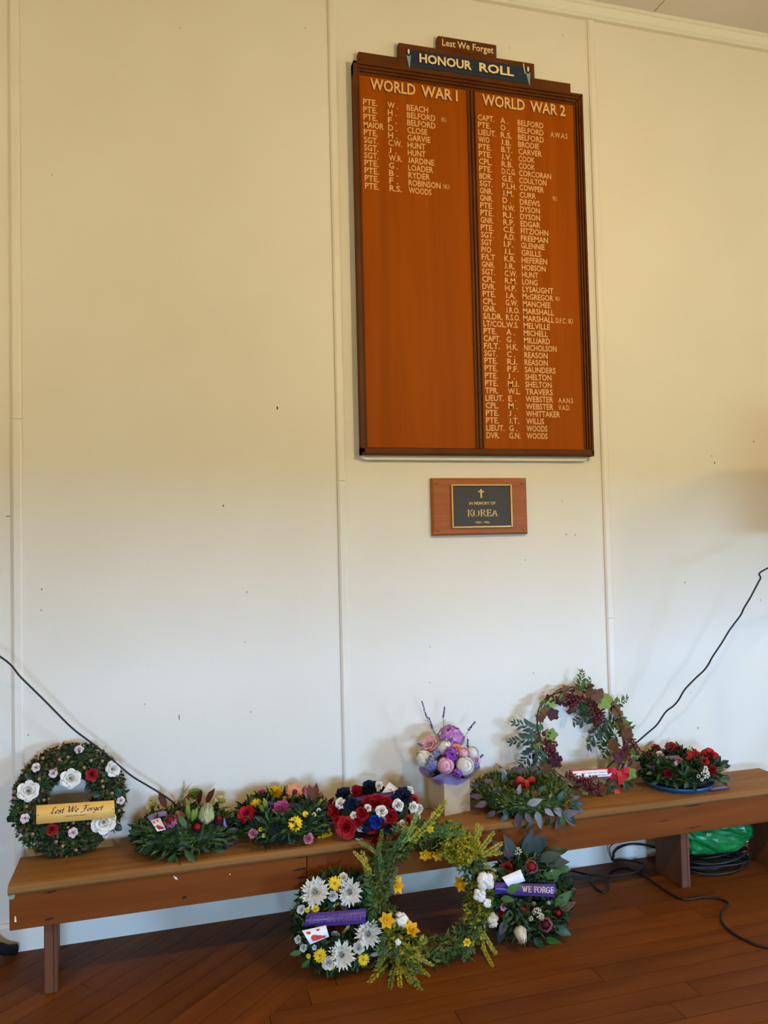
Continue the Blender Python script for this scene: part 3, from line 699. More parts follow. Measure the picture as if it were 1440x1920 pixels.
def ball_t(seed=0):                                       # closed peony: overlapping scales on a globe
    random.seed(seed); mb = MB()
    for k, (n, th, R, sz) in enumerate([(3, .32, .8, .62), (5, .8, .88, .62), (6, 1.3, .95, .62), (6, 1.85, 1.0, .6)]):
        off = random.uniform(0, 6)
        for i in range(n):
            a = off + 2 * PI * i / n + random.uniform(-.15, .15); t = th + random.uniform(-.08, .08)
            c = Vector((math.sin(t) * math.cos(a), math.sin(t) * math.sin(a), math.cos(t))); e1 = Vector((-math.sin(a), math.cos(a), 0)); e2 = c.cross(e1) * -1
            e2 = -e2 if e2.z < 0 else e2; rows = []
            for j in range(6):
                v = -1 + 2 * j / 5; row = []
                for q in range(6):
                    u = -1 + 2 * q / 5; uu = u * math.sqrt(max(.05, 1 - .55 * v * v)); d = (c + e1 * uu * sz * .95 + e2 * v * sz).normalized()
                    lift = .07 * max(0, v) ** 2 - .04 * u * u + .012 * math.sin(5 * u + i)
                    row.append(tuple(d * (R + lift)))
                rows.append(row)
            mb.grid(rows)
    return mb
def carn_t(seed=0, n=46, jag=0.12, wid=0.5):
    random.seed(seed); mb = MB()
    for i in range(n):
        t = (i + .5) / n; a = i * 2.39996; el = 0.12 + 1.3 * (1 - t) ** 0.75; L = 0.75 + 0.3 * t
        d = Vector((math.cos(a) * math.cos(el), math.sin(a) * math.cos(el), math.sin(el))); sd = Vector((-math.sin(a), math.cos(a), 0)); up = d.cross(sd)
        rows = []
        for j in range(4):
            v = j / 3; w = wid * (0.12 + 0.9 * v ** 0.8) * .55; row = []
            for q in range(6):
                u = -1 + q * .4; jj = jag * random.uniform(-1, 1) * v
                p = d * (L * v * (1 - .12 * u * u) + jj * .6) + sd * (w * u) + up * (jj + .06 * math.sin(u * 6 + i) * v)
                row.append(tuple(p * .85 + Vector((0, 0, .05))))
            rows.append(row)
        mb.grid(rows)
    return mb
def mum_t(seed=0, layers=((9, .24, 1.4), (14, .42, 1.2), (16, .6, .95), (20, .82, .6), (24, 1.0, .28), (20, 1.0, .0)), w=.09):
    random.seed(seed); mb = MB()
    for (n, L, el) in layers:
        off = random.uniform(0, 6)
        for i in range(n):
            a = off + 2 * PI * i / n + random.uniform(-.12, .12); e = el + random.uniform(-.12, .12); l = L * random.uniform(.85, 1.08)
            d = Vector((math.cos(a), math.sin(a), 0)); sd = Vector((-math.sin(a), math.cos(a), 0)); rows = []
            for j in range(5):
                v = j / 4; ee = e + .5 * (v - .4) * (1 if el > .2 else .4); ww = w * (.55 + .9 * math.sin(PI * min(1, .15 + v * .8)) * .6) * (1 if j < 4 else .35)
                p = d * (l * v * math.cos(ee)) + Vector((0, 0, l * v * math.sin(ee) + .05))
                rows.append([tuple(p - sd * ww + Vector((0, 0, .03 * v))), tuple(p), tuple(p + sd * ww + Vector((0, 0, .03 * v)))])
            mb.grid(rows)
    return mb
def daisy_t(seed=0, n=22, w=.13, disc=.28):
    random.seed(seed); mb = MB()
    for lay, (L, z) in enumerate(((1.0, .02), (.82, .07))):
        for i in range(n):
            a = 2 * PI * (i + lay * .5) / n + random.uniform(-.05, .05); l = L * random.uniform(.92, 1.05)
            d = Vector((math.cos(a), math.sin(a), 0)); sd = Vector((-math.sin(a), math.cos(a), 0)); rows = []
            for j in range(5):
                v = .15 + .85 * j / 4; ww = w * math.sin(PI * min(.93, .25 + .62 * v)) * (.5 if j == 4 else 1)
                p = d * (l * v) + Vector((0, 0, z + .16 * v - .12 * v * v))
                rows.append([tuple(p - sd * ww), tuple(p + Vector((0, 0, -.015))), tuple(p + sd * ww)])
            mb.grid(rows, 0)
    rows = [[(r * math.cos(t), r * math.sin(t), z) for t in [2 * PI * q / 14 for q in range(14)]] for r, z in ((disc * 1.05, .05), (disc, .14), (disc * .7, .18), (disc * .3, .15), (.01, .13))]
    mb.grid(rows, 1, closed=True)
    return mb
def star_t(seed=0, n=6, w=.32, cup=.35, trumpet=.34):    # daffodil / lily like
    random.seed(seed); mb = MB()
    for i in range(n):
        a = 2 * PI * i / n + random.uniform(-.1, .1); d = Vector((math.cos(a), math.sin(a), 0)); sd = Vector((-math.sin(a), math.cos(a), 0)); rows = []
        for j in range(6):
            v = j / 5; ww = w * math.sin(PI * min(.97, .12 + .85 * v)) * (1 if j < 5 else .2); p = d * (v * (.75 + .25 * v)) + Vector((0, 0, cup * v * (1.35 - .75 * v) + .05 * random.uniform(-1, 1)))
            rows.append([tuple(p - sd * ww + Vector((0, 0, .06))), tuple(p), tuple(p + sd * ww + Vector((0, 0, .06)))])
        mb.grid(rows, 0)
    if trumpet:
        rows = [[(r * math.cos(t) * (1 + .05 * (q % 2)), r * math.sin(t), z) for q, t in enumerate([2 * PI * q / 14 for q in range(14)])] for r, z in ((.1, .02), (.2, .25), (trumpet, .5), (trumpet * .75, .45), (.05, .12))]
        mb.grid(rows, 1, closed=True)
    return mb
def protea_t(seed=0, n=34, tall=1.5, closed=.35, w=.2):
    """goblet of pointed bracts around a fuzzy cone; bracts slot 0, cone slot 1"""
    random.seed(seed); mb = MB()
    for i in range(n):
        t = i / n; a = i * 2.39996; L = tall * (.55 + .45 * t); out = .5 + .12 * (1 - t)
        d = Vector((math.cos(a), math.sin(a), 0)); sd = Vector((-math.sin(a), math.cos(a), 0)); rows = []
        for j in range(6):
            v = j / 5; r = .22 + out * math.sin(PI * (.08 + .62 * v)) * (1 - closed * v * v) + (.18 * (1 - t) * v); z = (1 - t) * -.25 + L * v
            ww = w * math.sin(PI * min(.98, .2 + .78 * v)) * (1 if j < 5 else .15)
            rows.append([tuple(d * (r - .02) - sd * ww + Vector((0, 0, z))), tuple(d * r + Vector((0, 0, z))), tuple(d * (r - .02) + sd * ww + Vector((0, 0, z)))])
        mb.grid(rows, 0)
    rows = [[(r * math.cos(q) * (1 + .07 * (k % 2)), r * math.sin(q), z * tall) for k, q in enumerate([2 * PI * q / 16 for q in range(16)])] for r, z in ((.35, .1), (.5, .4), (.42, .7), (.2, .88), (.01, .93))]
    mb.grid(rows, 1, closed=True)
    return mb
def bud_t(L=1.0, r=.17, n=8):
    rows = []
    for j in range(8):
        v = j / 7; rr = r * math.sin(PI * (.06 + .9 * v)) ** .8 + .004
        rows.append([(rr * (1 + .12 * math.cos(3 * q)) * math.cos(q), rr * (1 + .12 * math.cos(3 * q)) * math.sin(q), v * L) for q in [2 * PI * k / n for k in range(n)]])
    return MB().grid(rows, closed=True)
def blob(mb, c, r, seed=0, amp=.15, nu=12, nv=8, mi=0, sq=(1, 1, 1), fr=2.0):
    rows = []
    for j in range(nv + 1):
        th = PI * j / nv; row = []
        for i in range(nu):
            ph = 2 * PI * i / nu; d = Vector((math.sin(th) * math.cos(ph), math.sin(th) * math.sin(ph), math.cos(th)))
            k = r * (1 + amp * noise.noise(d * fr + Vector((seed * 3.1, seed * 1.7, 0))))
            row.append((c[0] + d.x * k * sq[0], c[1] + d.y * k * sq[1], c[2] + d.z * k * sq[2]))
        rows.append(row)
    mb.grid(rows, mi, closed=True); return mb
def cotton_t(seed=0):
    random.seed(seed); mb = MB()
    for k in range(5):
        a = k * 2 * PI / 5 + random.uniform(-.3, .3); blob(mb, (.48 * math.cos(a), .48 * math.sin(a), .25), .5, seed + k, .35, 12, 8)
    blob(mb, (0, 0, .45), .42, seed + 9, .3, 10, 7)
    return mb
def cluster_t(seed=0, n=16, r=.2, flat_=.6, sub=(8, 5)):  # many round little blossoms
    random.seed(seed); mb = MB()
    for k in range(n):
        t = (k + .5) / n; a = k * 2.39996; el = math.acos(1 - t); d = Vector((math.sin(el) * math.cos(a), math.sin(el) * math.sin(a), math.cos(el) * flat_)) * .82
        blob(mb, d, r * random.uniform(.8, 1.2), k, .2, sub[0], sub[1])
    return mb
def hydra_t(seed=0, n=30):
    random.seed(seed); mb = MB(); P = leaf_t(.95, 3, .1, .2, .7, .6)
    for k in range(n):
        t = (k + .5) / n * 1.25; a = k * 2.39996; el = math.acos(max(-1, 1 - t)); d = Vector((math.sin(el) * math.cos(a), math.sin(el) * math.sin(a), math.cos(el)))
        M = zframe(d * random.uniform(.62, .95), d + rv(.3), random.uniform(0, 6))
        for q in range(4): mb.inst(P, M @ Matrix.Rotation(q * PI / 2, 4, 'Z') @ Matrix.Rotation(.15 + random.uniform(-.3, .5), 4, 'X') @ Matrix.Scale(.42, 4))
    return mb
def sprig_t(L=1.0, pairs=9, ll=.16, lw=.4, bend=.2, seed=0, ang=.9, leafk=None, taper=.5, stem=.008, alt=False):
    """leafy twig along +Y; slot 0 leaf, slot 1 stem"""
    random.seed(seed); mb = MB(); lf = leafk or leaf_t(lw, 3, .15, .2)
    pts = [Vector((bend * .3 * math.sin(2.2 * t), L * t, -bend * t * t)) for t in [i / 10 for i in range(11)]]
    mb.tube(pts, [stem * (1 - .7 * i / 10) for i in range(11)], 5, 1)
    for k in range(pairs):
        t = .1 + .88 * k / max(1, pairs - 1); f = t * 10; i = min(9, int(f)); p = pts[i].lerp(pts[i + 1], f - i); tg = (pts[i + 1] - pts[i]).normalized()
        for sg in ((-1, 1) if not alt else ((-1) ** k,)):
            side = Vector((sg, 0, 0)); roll_ = random.uniform(-.5, .5); d = tg * math.cos(ang) + (side + Vector((0, 0, roll_))).normalized() * math.sin(ang) + rv(.12)
            mb.inst(lf, frame(p, d, Vector((-sg * .3, 0, 1)) + rv(.3), ll * (1 - taper * t * t) * random.uniform(.8, 1.15)))
    mb.inst(lf, frame(pts[-1], pts[-1] - pts[-2], (0, 0, 1), ll * .6))
    return mb
MESH = {}
def tmpl(name, mb, mats, smooth=True):
    if name not in MESH: MESH[name] = mb.mesh(name, mats, smooth)
    return MESH[name]

# colours of petals and leaves
def pm(n, a, b=None, rough=.55, trans=.12): return mat(n, a, rough, b, 40, spec=.25, island=bool(b), trans=trans)
P_white = pm('white_petal', '#f2ecde', '#dedacb'); P_blush = pm('blush_petal', '#ecd8d2', '#e2c4c0'); P_red = pm('red_petal', '#b0141c', '#860c14'); P_dred = pm('crimson_petal', '#8e0c16', '#5f0710')
P_cherry = pm('cherry_petal', '#c00d30', '#8f0820'); P_pink = pm('pink_petal', '#d8689c', '#b84a84'); P_lpink = pm('pale_pink_petal', '#e6a2a8', '#c86470'); P_peach = pm('peach_petal', '#e8a070', '#dc7c66')
P_yel = pm('yellow_petal', '#f0d018', '#d8ac08'); P_cream = pm('cream_petal', '#e4dc94', '#c8c070'); P_navy = pm('navy_crepe', '#101a30', '#1a2846', .8, 0); P_blue = pm('blue_crepe', '#1c3aa0', '#162a70', .4, 0)
P_purple = pm('purple_petal', '#9a4cb0', '#7a3494'); P_mauve = pm('mauve_petal', '#c58cc0', '#a468ac'); P_lilac = pm('lilac_petal', '#9a9cc8', '#7c84b8'); P_rosy = pm('rosy_petal', '#eab4be', '#dc98a6'); P_maroon = pm('maroon_petal', '#4a1018', '#300a12')
P_gcream = pm('greenish_cream_petal', '#c8c690', '#a8ac74'); P_gold = pm('golden_petal', '#e8ac10', '#c88c08'); P_bronze = pm('bronze_leaf', '#7a3c1c', '#4e2614'); P_dusty = pm('dusty_pink_petal', '#b86a7c', '#8e4258')
P_ivory = pm('ivory_bloom', '#dcd0b4', '#c4b494'); P_disc = mat('flower_disc', '#5a1418', .8, '#8c2020', 90); P_ydisc = mat('yellow_disc', '#c08a10', .8, '#8a6008', 90); P_cone = mat('protea_cone', '#b8a878', .9, '#5c4438', 40)
P_lav = mat('lavender_bloom', '#4a3e66', .8, '#6a5c8c', 60)
L_dark = pm('dark_green_leaf', '#1a2c16', '#2a4220', .4, .08); L_box = pm('box_leaf', '#22331c', '#56602e', .45, .08); L_mid = pm('mid_green_leaf', '#31501f', '#486828', .45, .1); L_lime = pm('lime_leaf', '#6e8a30', '#88a040', .45, .15)
L_yel = pm('yellow_green_leaf', '#b09c24', '#868420', .5, .12); L_grey = pm('grey_green_leaf', '#52675a', '#3d534c', .5, .06); L_plum = pm('plum_grey_leaf', '#6f5e62', '#54454a', .5, .06); L_silver = pm('silver_leaf', '#8b9088', '#8f8688', .5, .06)
L_vine = pm('wine_red_leaf', '#4c1a22', '#381218', .5, .1); L_brown = pm('brown_leaf', '#5a3a24', '#6e4a2c', .6, .05); L_fern = pm('fern_green', '#304820', '#4e602a', .5, .1); L_olive = pm('olive_leaf', '#565f24', '#747830', .5, .1)
B_twig = mat('brown_twig', '#5a3c26', .8, '#3c2616', 30); B_moss = mat('dark_moss_base', '#161e14', .95, '#232a18', 40); B_stem = mat('green_stem', '#4a6230', .7); B_berry = mat('pink_berry', '#7a2e30', .6, '#52191e', 60); B_bud = mat('dried_rosebud', '#b8895c', .85, '#9a7258', 40)
R_purple = mat('purple_satin', '#4a2a86', .35, '#3c2070', 8, sheen=.3); R_lilac = mat('lilac_satin', '#7a6cae', .4, sheen=.3); R_red = mat('red_satin', '#c01820', .35, sheen=.3); R_coral = mat('coral_ribbon', '#d84438', .5)
K_card = mat('white_card', '#e6e4e2', .6); K_gold = mat('gold_banner_card', '#dfae58', .4); K_ink = mat('dark_ink', '#2c1c10', .6); K_poppy = mat('poppy_print', '#c03020', .6); K_gilt = mat('gilt_print', '#caa070', .4); K_dim = mat('dull_gilt_print', '#6a3c5a', .5); K_grey = mat('grey_ink', '#6a6472', .7)

LEAF = leaf_t(.42, 3, .18, .2); LEAFR = leaf_t(.75, 4, .12, .2, .8, .5); LEAFN = leaf_t(.2, 3, .2, .15); LEAFE = leaf_t(.5, 4, .1, .25, .9, .35)

class Wreath:
    """ring of radius R, tube r, in the local XY plane of an Empty; cz = height of the ring plane above the Empty"""
    def __init__(s, name, label, loc, R, r, lean=None, group=None, cat='wreath', c=None, spin=0, sq=1.0):
        if lean is None: M = T(loc) @ Matrix.Rotation(spin, 4, 'Z'); s.c = Vector((0, 0, r * sq) if c is None else c)
        else:                                             # standing, leaning back by `lean`
            ct, st = math.cos(lean), math.sin(lean)
            M = T(loc) @ Matrix(((1, 0, 0, 0), (0, st, -ct, 0), (0, ct, st, 0), (0, 0, 0, 1))) @ Matrix.Identity(4)
            s.c = Vector((0, R + r, 0) if c is None else c)
        s.M = M; s.Mi = M.inverted(); s.R = R; s.r = r; s.sq = sq; s.lean = lean
        s.e = thing(name, label, cat, M, group)
        s.oc = s.Mi @ CAM; s.up = (s.Mi.to_3x3() @ Vector((0, 0, 1)))
    def sdf(s, p):
        q = p - s.c; return math.hypot(math.hypot(q.x, q.y) - s.R, q.z / s.sq) - s.r
    def nrm(s, p):
        q = p - s.c; h = math.hypot(q.x, q.y) or 1e-6; k = (h - s.R) / h; return Vector((q.x * k, q.y * k, q.z / s.sq)).normalized()
    def hit(s, px, py):
        d = (s.Mi.to_3x3() @ ray(px, py)).normalized(); t = (s.M @ s.c - CAM).length - s.R - 4 * s.r; best = None
        for _ in range(90):
            p = s.oc + d * t; f = s.sdf(p)
            if best is None or f < best[0]: best = (f, p.copy())
            if f < 0.0008: break
            t += max(f * .6, .0012)
        f, p = best; n = s.nrm(p); return p - n * max(0, f) * .8, n
    def put(s, name, me, px, py, size, face=.5, lift=0.0, spin=None, aim=None, stretch=1.0, scale_px=True):
        """size = diameter in pixels; face mixes the ring normal with the direction to the camera"""
        p, n = s.hit(px, py); tc = (s.oc - p).normalized(); z = (n * (1 - face) + tc * face + rv(.12)).normalized() if aim is None else (s.Mi.to_3x3() @ Vector(aim)).normalized()
        k = (size * mpp(s.M @ p) if scale_px else size) / 2
        return obj(name, me, s.e, zframe(p + n * lift, z, random.uniform(0, 6.28) if spin is None else spin, (k, k, k * stretch)))
    def leaf(s, me, px, py, length, ang, face=.6, lift=.004, name='leaf', width=1.0, base=True):
        """leaf with its base at the pixel, pointing along the picture angle `ang` (degrees, 0 = right, 90 = up); length in pixels"""
        p, n = s.hit(px, py); W3 = s.Mi.to_3x3(); a = math.radians(ang)
        d = W3 @ (RT * math.cos(a) + UP * math.sin(a)); tc = (s.oc - p).normalized(); z = (n * (1 - face) + tc * face + rv(.25)).normalized(); d = (d + n * .25 + rv(.1)).normalized()
        k = length * mpp(s.M @ p); R3 = s.M.to_3x3(); b = s.M @ (p + n * lift); dw = R3 @ d; tip = b + dw * k   # keep tips out of wall, seat and floor
        if tip.y > -.012: dw.y = min(dw.y, (-.012 - b.y) / k)
        if -.385 < tip.y < -.12 and tip.z < SEAT + .004 <= b.z: dw.z = (SEAT + .006 - b.z) / k
        if b.y < -.376 and tip.y > -.382 and tip.z < SEAT: dw.y = (-.384 - b.y) / k
        if tip.z < .006: dw.z = max(dw.z, (.008 - b.z) / k)
        d = s.Mi.to_3x3() @ dw.normalized()
        return obj(name, me, s.e, frame(p + n * lift, d, z, (k * width, k, k)))
    def base(s, m=None, f=.8, name='wreath_base'):
        mb = MB(); rows = []
        for i in range(40):
            a = 2 * PI * i / 40; row = []
            for k in range(12):
                b = 2 * PI * k / 12; rr = s.r * f * (1 + .12 * noise.noise(Vector((math.cos(a) * 6, math.sin(a) * 6, b))))
                row.append((s.c.x + (s.R + rr * math.cos(b)) * math.cos(a), s.c.y + (s.R + rr * math.cos(b)) * math.sin(a), s.c.z + rr * math.sin(b) * s.sq))
            rows.append(row)
        rows.append(rows[0]); mb.grid(rows, closed=True); return obj(name, mb.mesh(name, m or B_moss), s.e)
    def foliage(s, N, tm, size, m, seed=1, out=.6, name='foliage', arc=(0, 2 * PI), thmin=-.5, spread=.5, f=1.0, thmax=1.1, indiv=0):
        """joined small greenery over the ring: too small to pick apart"""
        random.seed(seed); mb = MB(); k = 0
        wall_y = -0.012
        while k < N:
            k += 1
            a = random.uniform(*arc); th = random.uniform(-PI, PI)
            if math.sin(th) < thmin or (math.sin(th) > thmax and random.random() < .85): continue
            er = Vector((math.cos(a), math.sin(a), 0)); ez = Vector((0, 0, 1)); n = er * math.cos(th) + ez * math.sin(th); tg = Vector((-math.sin(a), math.cos(a), 0))
            p = s.c + er * s.R + Vector((n.x, n.y, n.z * s.sq)) * s.r * f * random.uniform(.72, 1.0)
            d = (n * out + tg * random.uniform(-.9, .9) + rv(spread)).normalized(); L = size * random.uniform(.7, 1.3)
            w = s.M @ (p + d * L); w0 = s.M @ p
            if w.y > wall_y or w0.y > wall_y: continue
            if s.lean is None and w.z < s.M.translation.z + .002 and -.375 < w.y < -.12: continue
            if w.z < .003: continue
            Mx = frame(p, d, n + rv(.5), L); q = s.c + er * s.R
            if indiv > 0 and (p - q).length > s.r * f * .86 * min(1, s.sq) and n.dot((s.oc - p).normalized()) > .25:
                indiv -= 1; obj('leaf', tmpl('foliage_leaf_%d_%s' % (len(tm.v), m[0].name) + str(round(tm.v[4][0], 3)), tm, m[0]), s.e, Mx)
            else: mb.inst(tm, Mx)
        o = obj(name, mb.mesh(name, m), s.e); o['kind'] = 'stuff'; return o
    def quad(s, name, pts, m, lift=.01, bow=0.0, nseg=10, th=.0012, at=None):
        """flat or bowed strip whose four corners (TL, TR, BR, BL) are given in pixels; returns object and its local frame"""
        P = []
        if at is None: at = s.hit(sum(p[0] for p in pts) / 4, sum(p[1] for p in pts) / 4)
        p0, n0 = at; tc = (s.oc - p0).normalized(); q0 = p0 + tc * lift
        zw = (n0 * .5 + tc * .5).normalized() if s.lean is None else (Vector((0, 0, 1)) * .8 + tc * .2).normalized()
        for (x, y) in pts:
            d = (s.Mi.to_3x3() @ ray(x, y)).normalized(); t = (q0 - s.oc).dot(zw) / d.dot(zw); P.append(s.oc + d * t)
        mb = MB(); rows = []
        for i in range(nseg + 1):
            u = i / nseg; b = zw * bow * (1 - (2 * u - 1) ** 2); rows.append([P[0].lerp(P[1], u) + b, P[3].lerp(P[2], u) + b, P[3].lerp(P[2], u) + b - zw * th, P[0].lerp(P[1], u) + b - zw * th])
        mb.grid(rows, closed=True); o = obj(name, mb.mesh(name, m), s.e)
        return o, P, zw, bow
    def print_on(s, fr, draw, m, name='lettering', eps=.0008, parent=None):
        """draw(mb) writes in the unit square of the strip (x right, y up); mapped on to the strip"""
        o, P, zw, bow = fr; mb = MB(); draw(mb); V = []
        for (x, y, z) in mb.v:
            a = P[3].lerp(P[2], x); b = P[0].lerp(P[1], x); V.append(a.lerp(b, y) + zw * (eps + z + bow * (1 - (2 * x - 1) ** 2)))
        mb.v = V; return obj(name, mb.mesh(name, m, False), parent or o)
def disc(mb, x, y, rx, ry, n=14, z=0.0, wob=.15):
    V = [(x + rx * math.cos(2 * PI * i / n) * (1 + random.uniform(-wob, wob)), y + ry * math.sin(2 * PI * i / n) * (1 + random.uniform(-wob, wob)), z) for i in range(n)]
    mb.add(V, [tuple(range(n))])
def poppies(mb):
    for x, y, r in ((.2, .75, .09), (.62, .8, .08), (.35, .3, .2), (.55, .22, .15), (.75, .15, .1)): disc(mb, x, y, r, r * 1.1)

# ================================================================== WREATHS ON THE BENCH
ROSE = [rose_t(1), rose_t(2, 1.1), rose_t(3, .95)]; CARN = carn_t(4); CREPE = carn_t(5, 26, .16, .9); MUM = mum_t(6); DAISY = daisy_t(7); PEONY = ball_t(8)
def fl(kind, colour):
    t, sl = {'rose': (ROSE[0], None), 'rose2': (ROSE[1], None), 'bud': (ROSE[2], None), 'carnation': (CARN, None), 'crepe': (CREPE, None), 'mum': (MUM, None), 'peony': (PEONY, None)}[kind]
    return tmpl(kind + '_' + colour.name, t, colour)
def flower_set(w, rows):
    for (name, me, px, py, size, *kw) in rows: w.put(name, me, px, py, size, **(kw[0] if kw else {}))

# 1 --- evergreen ring with roses and the gold banner, leaning on the wall
b0 = Vector((Wp(131, 1500, -.105).x, -.165, SEAT))
w1 = Wreath('evergreen_wreath', 'round dark green evergreen wreath with white and red roses and gold banner', b0, .133, .052, lean=math.radians(16))
w1.base(); w1.foliage(5200, leaf_t(.6, 2, .15, .2), .017, [L_box], 11, .55)
w1.foliage(900, leaf_t(.6, 2, .15, .2), .02, [L_dark], 12, .7); w1.foliage(700, leaf_t(.7, 2, .15, .2), .015, [L_brown], 13, .8, f=1.06)
for (x, y, s_) in [(54, 1483, 35), (135, 1447, 33), (210, 1443, 27), (194, 1541, 40)]: w1.put('rose', fl('rose2', P_white), x, y, s_, lift=.006 if y != 1447 else .03, face=.55 if y != 1447 else 1.0)
for (x, y, s_) in [(69, 1440, 16), (99, 1449, 16), (148, 1407, 16), (48, 1534, 17), (224, 1501, 15), (197, 1561, 17), (138, 1562, 18)]: w1.put('rosebud', fl('bud', P_blush), x, y, s_, lift=.005)
for (x, y, s_) in [(174, 1451, 23), (96, 1557, 23)]: w1.put('rose', fl('rose', P_red), x, y, s_, lift=.006)
for (x, y, a) in [(80, 1478, 80), (190, 1492, 150), (161, 1490, 100), (150, 1428, 60), (28, 1526, 240), (125, 1412, 30), (216, 1478, 300), (75, 1560, 20), (38, 1520, 200), (62, 1465, 120), (180, 1495, 20), (212, 1545, 330)]:
    w1.leaf(tmpl('round_leaf', LEAFR, L_dark), x, y, 19, a)
BUDT = tmpl('dried_bud', bud_t(1.2, .6, 7), B_bud)
for (x, y) in [(645, 255), (985, 270), (455, 690), (1110, 485), (1205, 620), (290, 760), (610, 1140), (820, 1215), (1065, 1165), (360, 1055), (735, 1000), (800, 955), (525, 680), (740, 230), (915, 335), (960, 545), (1120, 545), (1270, 800), (180, 605), (180, 670), (300, 430), (420, 465), (600, 350), (620, 480), (1100, 280), (470, 250), (680, 1180), (960, 950)]:
    w1.put('dried_rosebud', BUDT, x / 5.76, 1380 + y / 5.76, 11, lift=.004)
fr = w1.quad('gold_banner', [(68, 1510), (214, 1500.5), (216, 1533), (68, 1545.5)], K_gold, lift=.075, bow=.012, nseg=16)
def d1(mb):
    nib_text(mb, 'Lest We Forget', SCRIPT, .17, .5, .34, [(.06, .05)], .25, width=.68)
w1.print_on(fr, d1, K_ink)
def d1b(mb):
    x = .37
    for wlen in (.085, .065, .085):                       # one line of small print, not legible
        pts = [(x + wlen * t / 16, .3 + .018 * math.sin(t * 2.4) + .012 * math.sin(t * 5.1)) for t in range(17)]; nib(mb, [pts], 0, 0, 1, [(.002, .014)], smooth=False); x += wlen + .012
w1.print_on(fr, d1b, K_ink, 'small_print')
w1.print_on(fr, lambda mb: disc(mb, .025, .48, .006, .03, wob=0), K_ink, 'eyelet'); w1.print_on(fr, lambda mb: disc(mb, .975, .5, .006, .03, wob=0), K_ink, 'eyelet')

# 2 --- native flowers, lying
c2 = Fp(343, 1552, SEAT + .05)
w2 = Wreath('native_flower_wreath', 'low native flower arrangement with cream protea and green lily buds on bench', Vector((c2.x, -.19, SEAT)), .098, .066, sq=.75)
w2.base(L_dark, .9); w2.foliage(1500, LEAF, .034, [L_dark], 21, .7, thmax=.35, indiv=170); w2.foliage(900, LEAFN, .042, [L_fern], 22, .8, thmax=.35, indiv=80); w2.foliage(2200, LEAF, .018, [L_mid], 23, .8, thmin=.1)
PROT = protea_t(1); PROTO = protea_t(2, 40, 1.9, .75, .17)
def stand(w, name, me, px, py, size, tilt=(0, 0), h=.0, stretch=1.0, k=.6):
    h += .016; py += 4; size *= 1.35
    """flower on a short stem that stands up out of the arrangement; tilt = lean (right, towards camera)"""
    return w.put(name, me, px, py, size, aim=(tilt[0], -tilt[1], 1), lift=h, stretch=stretch)
stand(w2, 'protea', tmpl('protea_cream', PROTO, [P_gcream, P_cone]), 384, 1540, 30, (.1, .35), .0, 1.0)
stand(w2, 'protea', tmpl('protea_dusty', PROTO, [P_dusty, P_cone]), 338, 1534, 21, (-.5, .3), .0, .8)
stand(w2, 'protea', tmpl('protea_red', PROT, [P_dusty, P_dred]), 322, 1547, 24, (-.3, .7), .0, .7)
stand(w2, 'protea', tmpl('protea_maroon', PROT, [P_maroon, P_dred]), 368, 1554, 20, (0, 1.0), 0, .6)
stand(w2, 'protea', tmpl('protea_maroon', PROT, [P_maroon, P_dred]), 404, 1544, 18, (.2, .4), 0, .9)
for (x, y, s_, tl) in [(354, 1540, 14, (-.1, .3)), (360, 1544, 13, (.05, .5)), (365, 1541, 11, (.15, .3)), (358, 1524, 13, (-.2, .1))]:
    stand(w2, 'lily_bud', tmpl('lily_bud', bud_t(3.4, .52, 9), L_lime), x, y, s_, tl)
w2.put('cockscomb', tmpl('carnation_' + P_cream.name, CARN, P_cream), 290, 1517, 30, lift=.022); w2.put('cockscomb', tmpl('carnation_' + P_cream.name, CARN, P_cream), 408, 1514, 27, lift=.026)
w2.put('kale', tmpl('crepe_lime', CREPE, L_lime), 365, 1503, 36, lift=.03, aim=(0, -.3, 1))
for (x, y, l, a, m) in [(312, 1518, 34, 112, P_bronze), (386, 1512, 34, 68, P_bronze), (345, 1516, 26, 75, P_bronze), (300, 1520, 26, 140, P_bronze), (372, 1512, 28, 78, P_maroon), (350, 1556, 30, 130, L_mid), (330, 1560, 26, 200, L_dark), (270, 1560, 24, 170, L_dark), (420, 1560, 26, 10, L_dark), (396, 1590, 26, -40, L_dark), (330, 1596, 26, 250, L_mid), (290, 1585, 28, 215, L_dark), (262, 1565, 22, 160, L_mid), (415, 1540, 22, 40, L_dark), (345, 1590, 34, 300, L_fern)]:
    w2.leaf(tmpl('leaf_' + m.name, LEAF, m), x, y, l, a)
SPR = sprig_t(1, 16, .13, .3, .25, 3, .8, leaf_t(.3, 2), .5, .01)
SPRM = {m.name: tmpl('sprig_' + m.name, SPR, [m, B_stem]) for m in (L_fern, L_mid, L_dark, L_olive, L_yel, L_lime)}
for (x, y, l, a) in [(330, 1512, 50, 62), (336, 1515, 44, 75), (355, 1565, 44, 205), (330, 1570, 46, 335), (372, 1580, 44, 80), (290, 1560, 40, 165), (405, 1575, 36, 15), (320, 1595, 36, 230), (380, 1600, 34, 300)]:
    w2.leaf(SPRM[L_fern.name], x, y, l, a, name='sprig', face=.3)
fr = w2.quad('card', [(282, 1538), (300, 1533), (311, 1555), (295, 1559)], K_card, lift=.04); w2.print_on(fr, poppies, K_poppy, 'poppy_print')
w2.quad('ribbon', [(276, 1531), (312, 1521), (314, 1530), (280, 1540)], R_lilac, lift=.03, bow=.01); w2.quad('ribbon', [(414, 1536), (421, 1534), (425, 1548), (422, 1551)], R_lilac, lift=.035)
o = obj('ribbon_tail', None, w2.e) if False else None
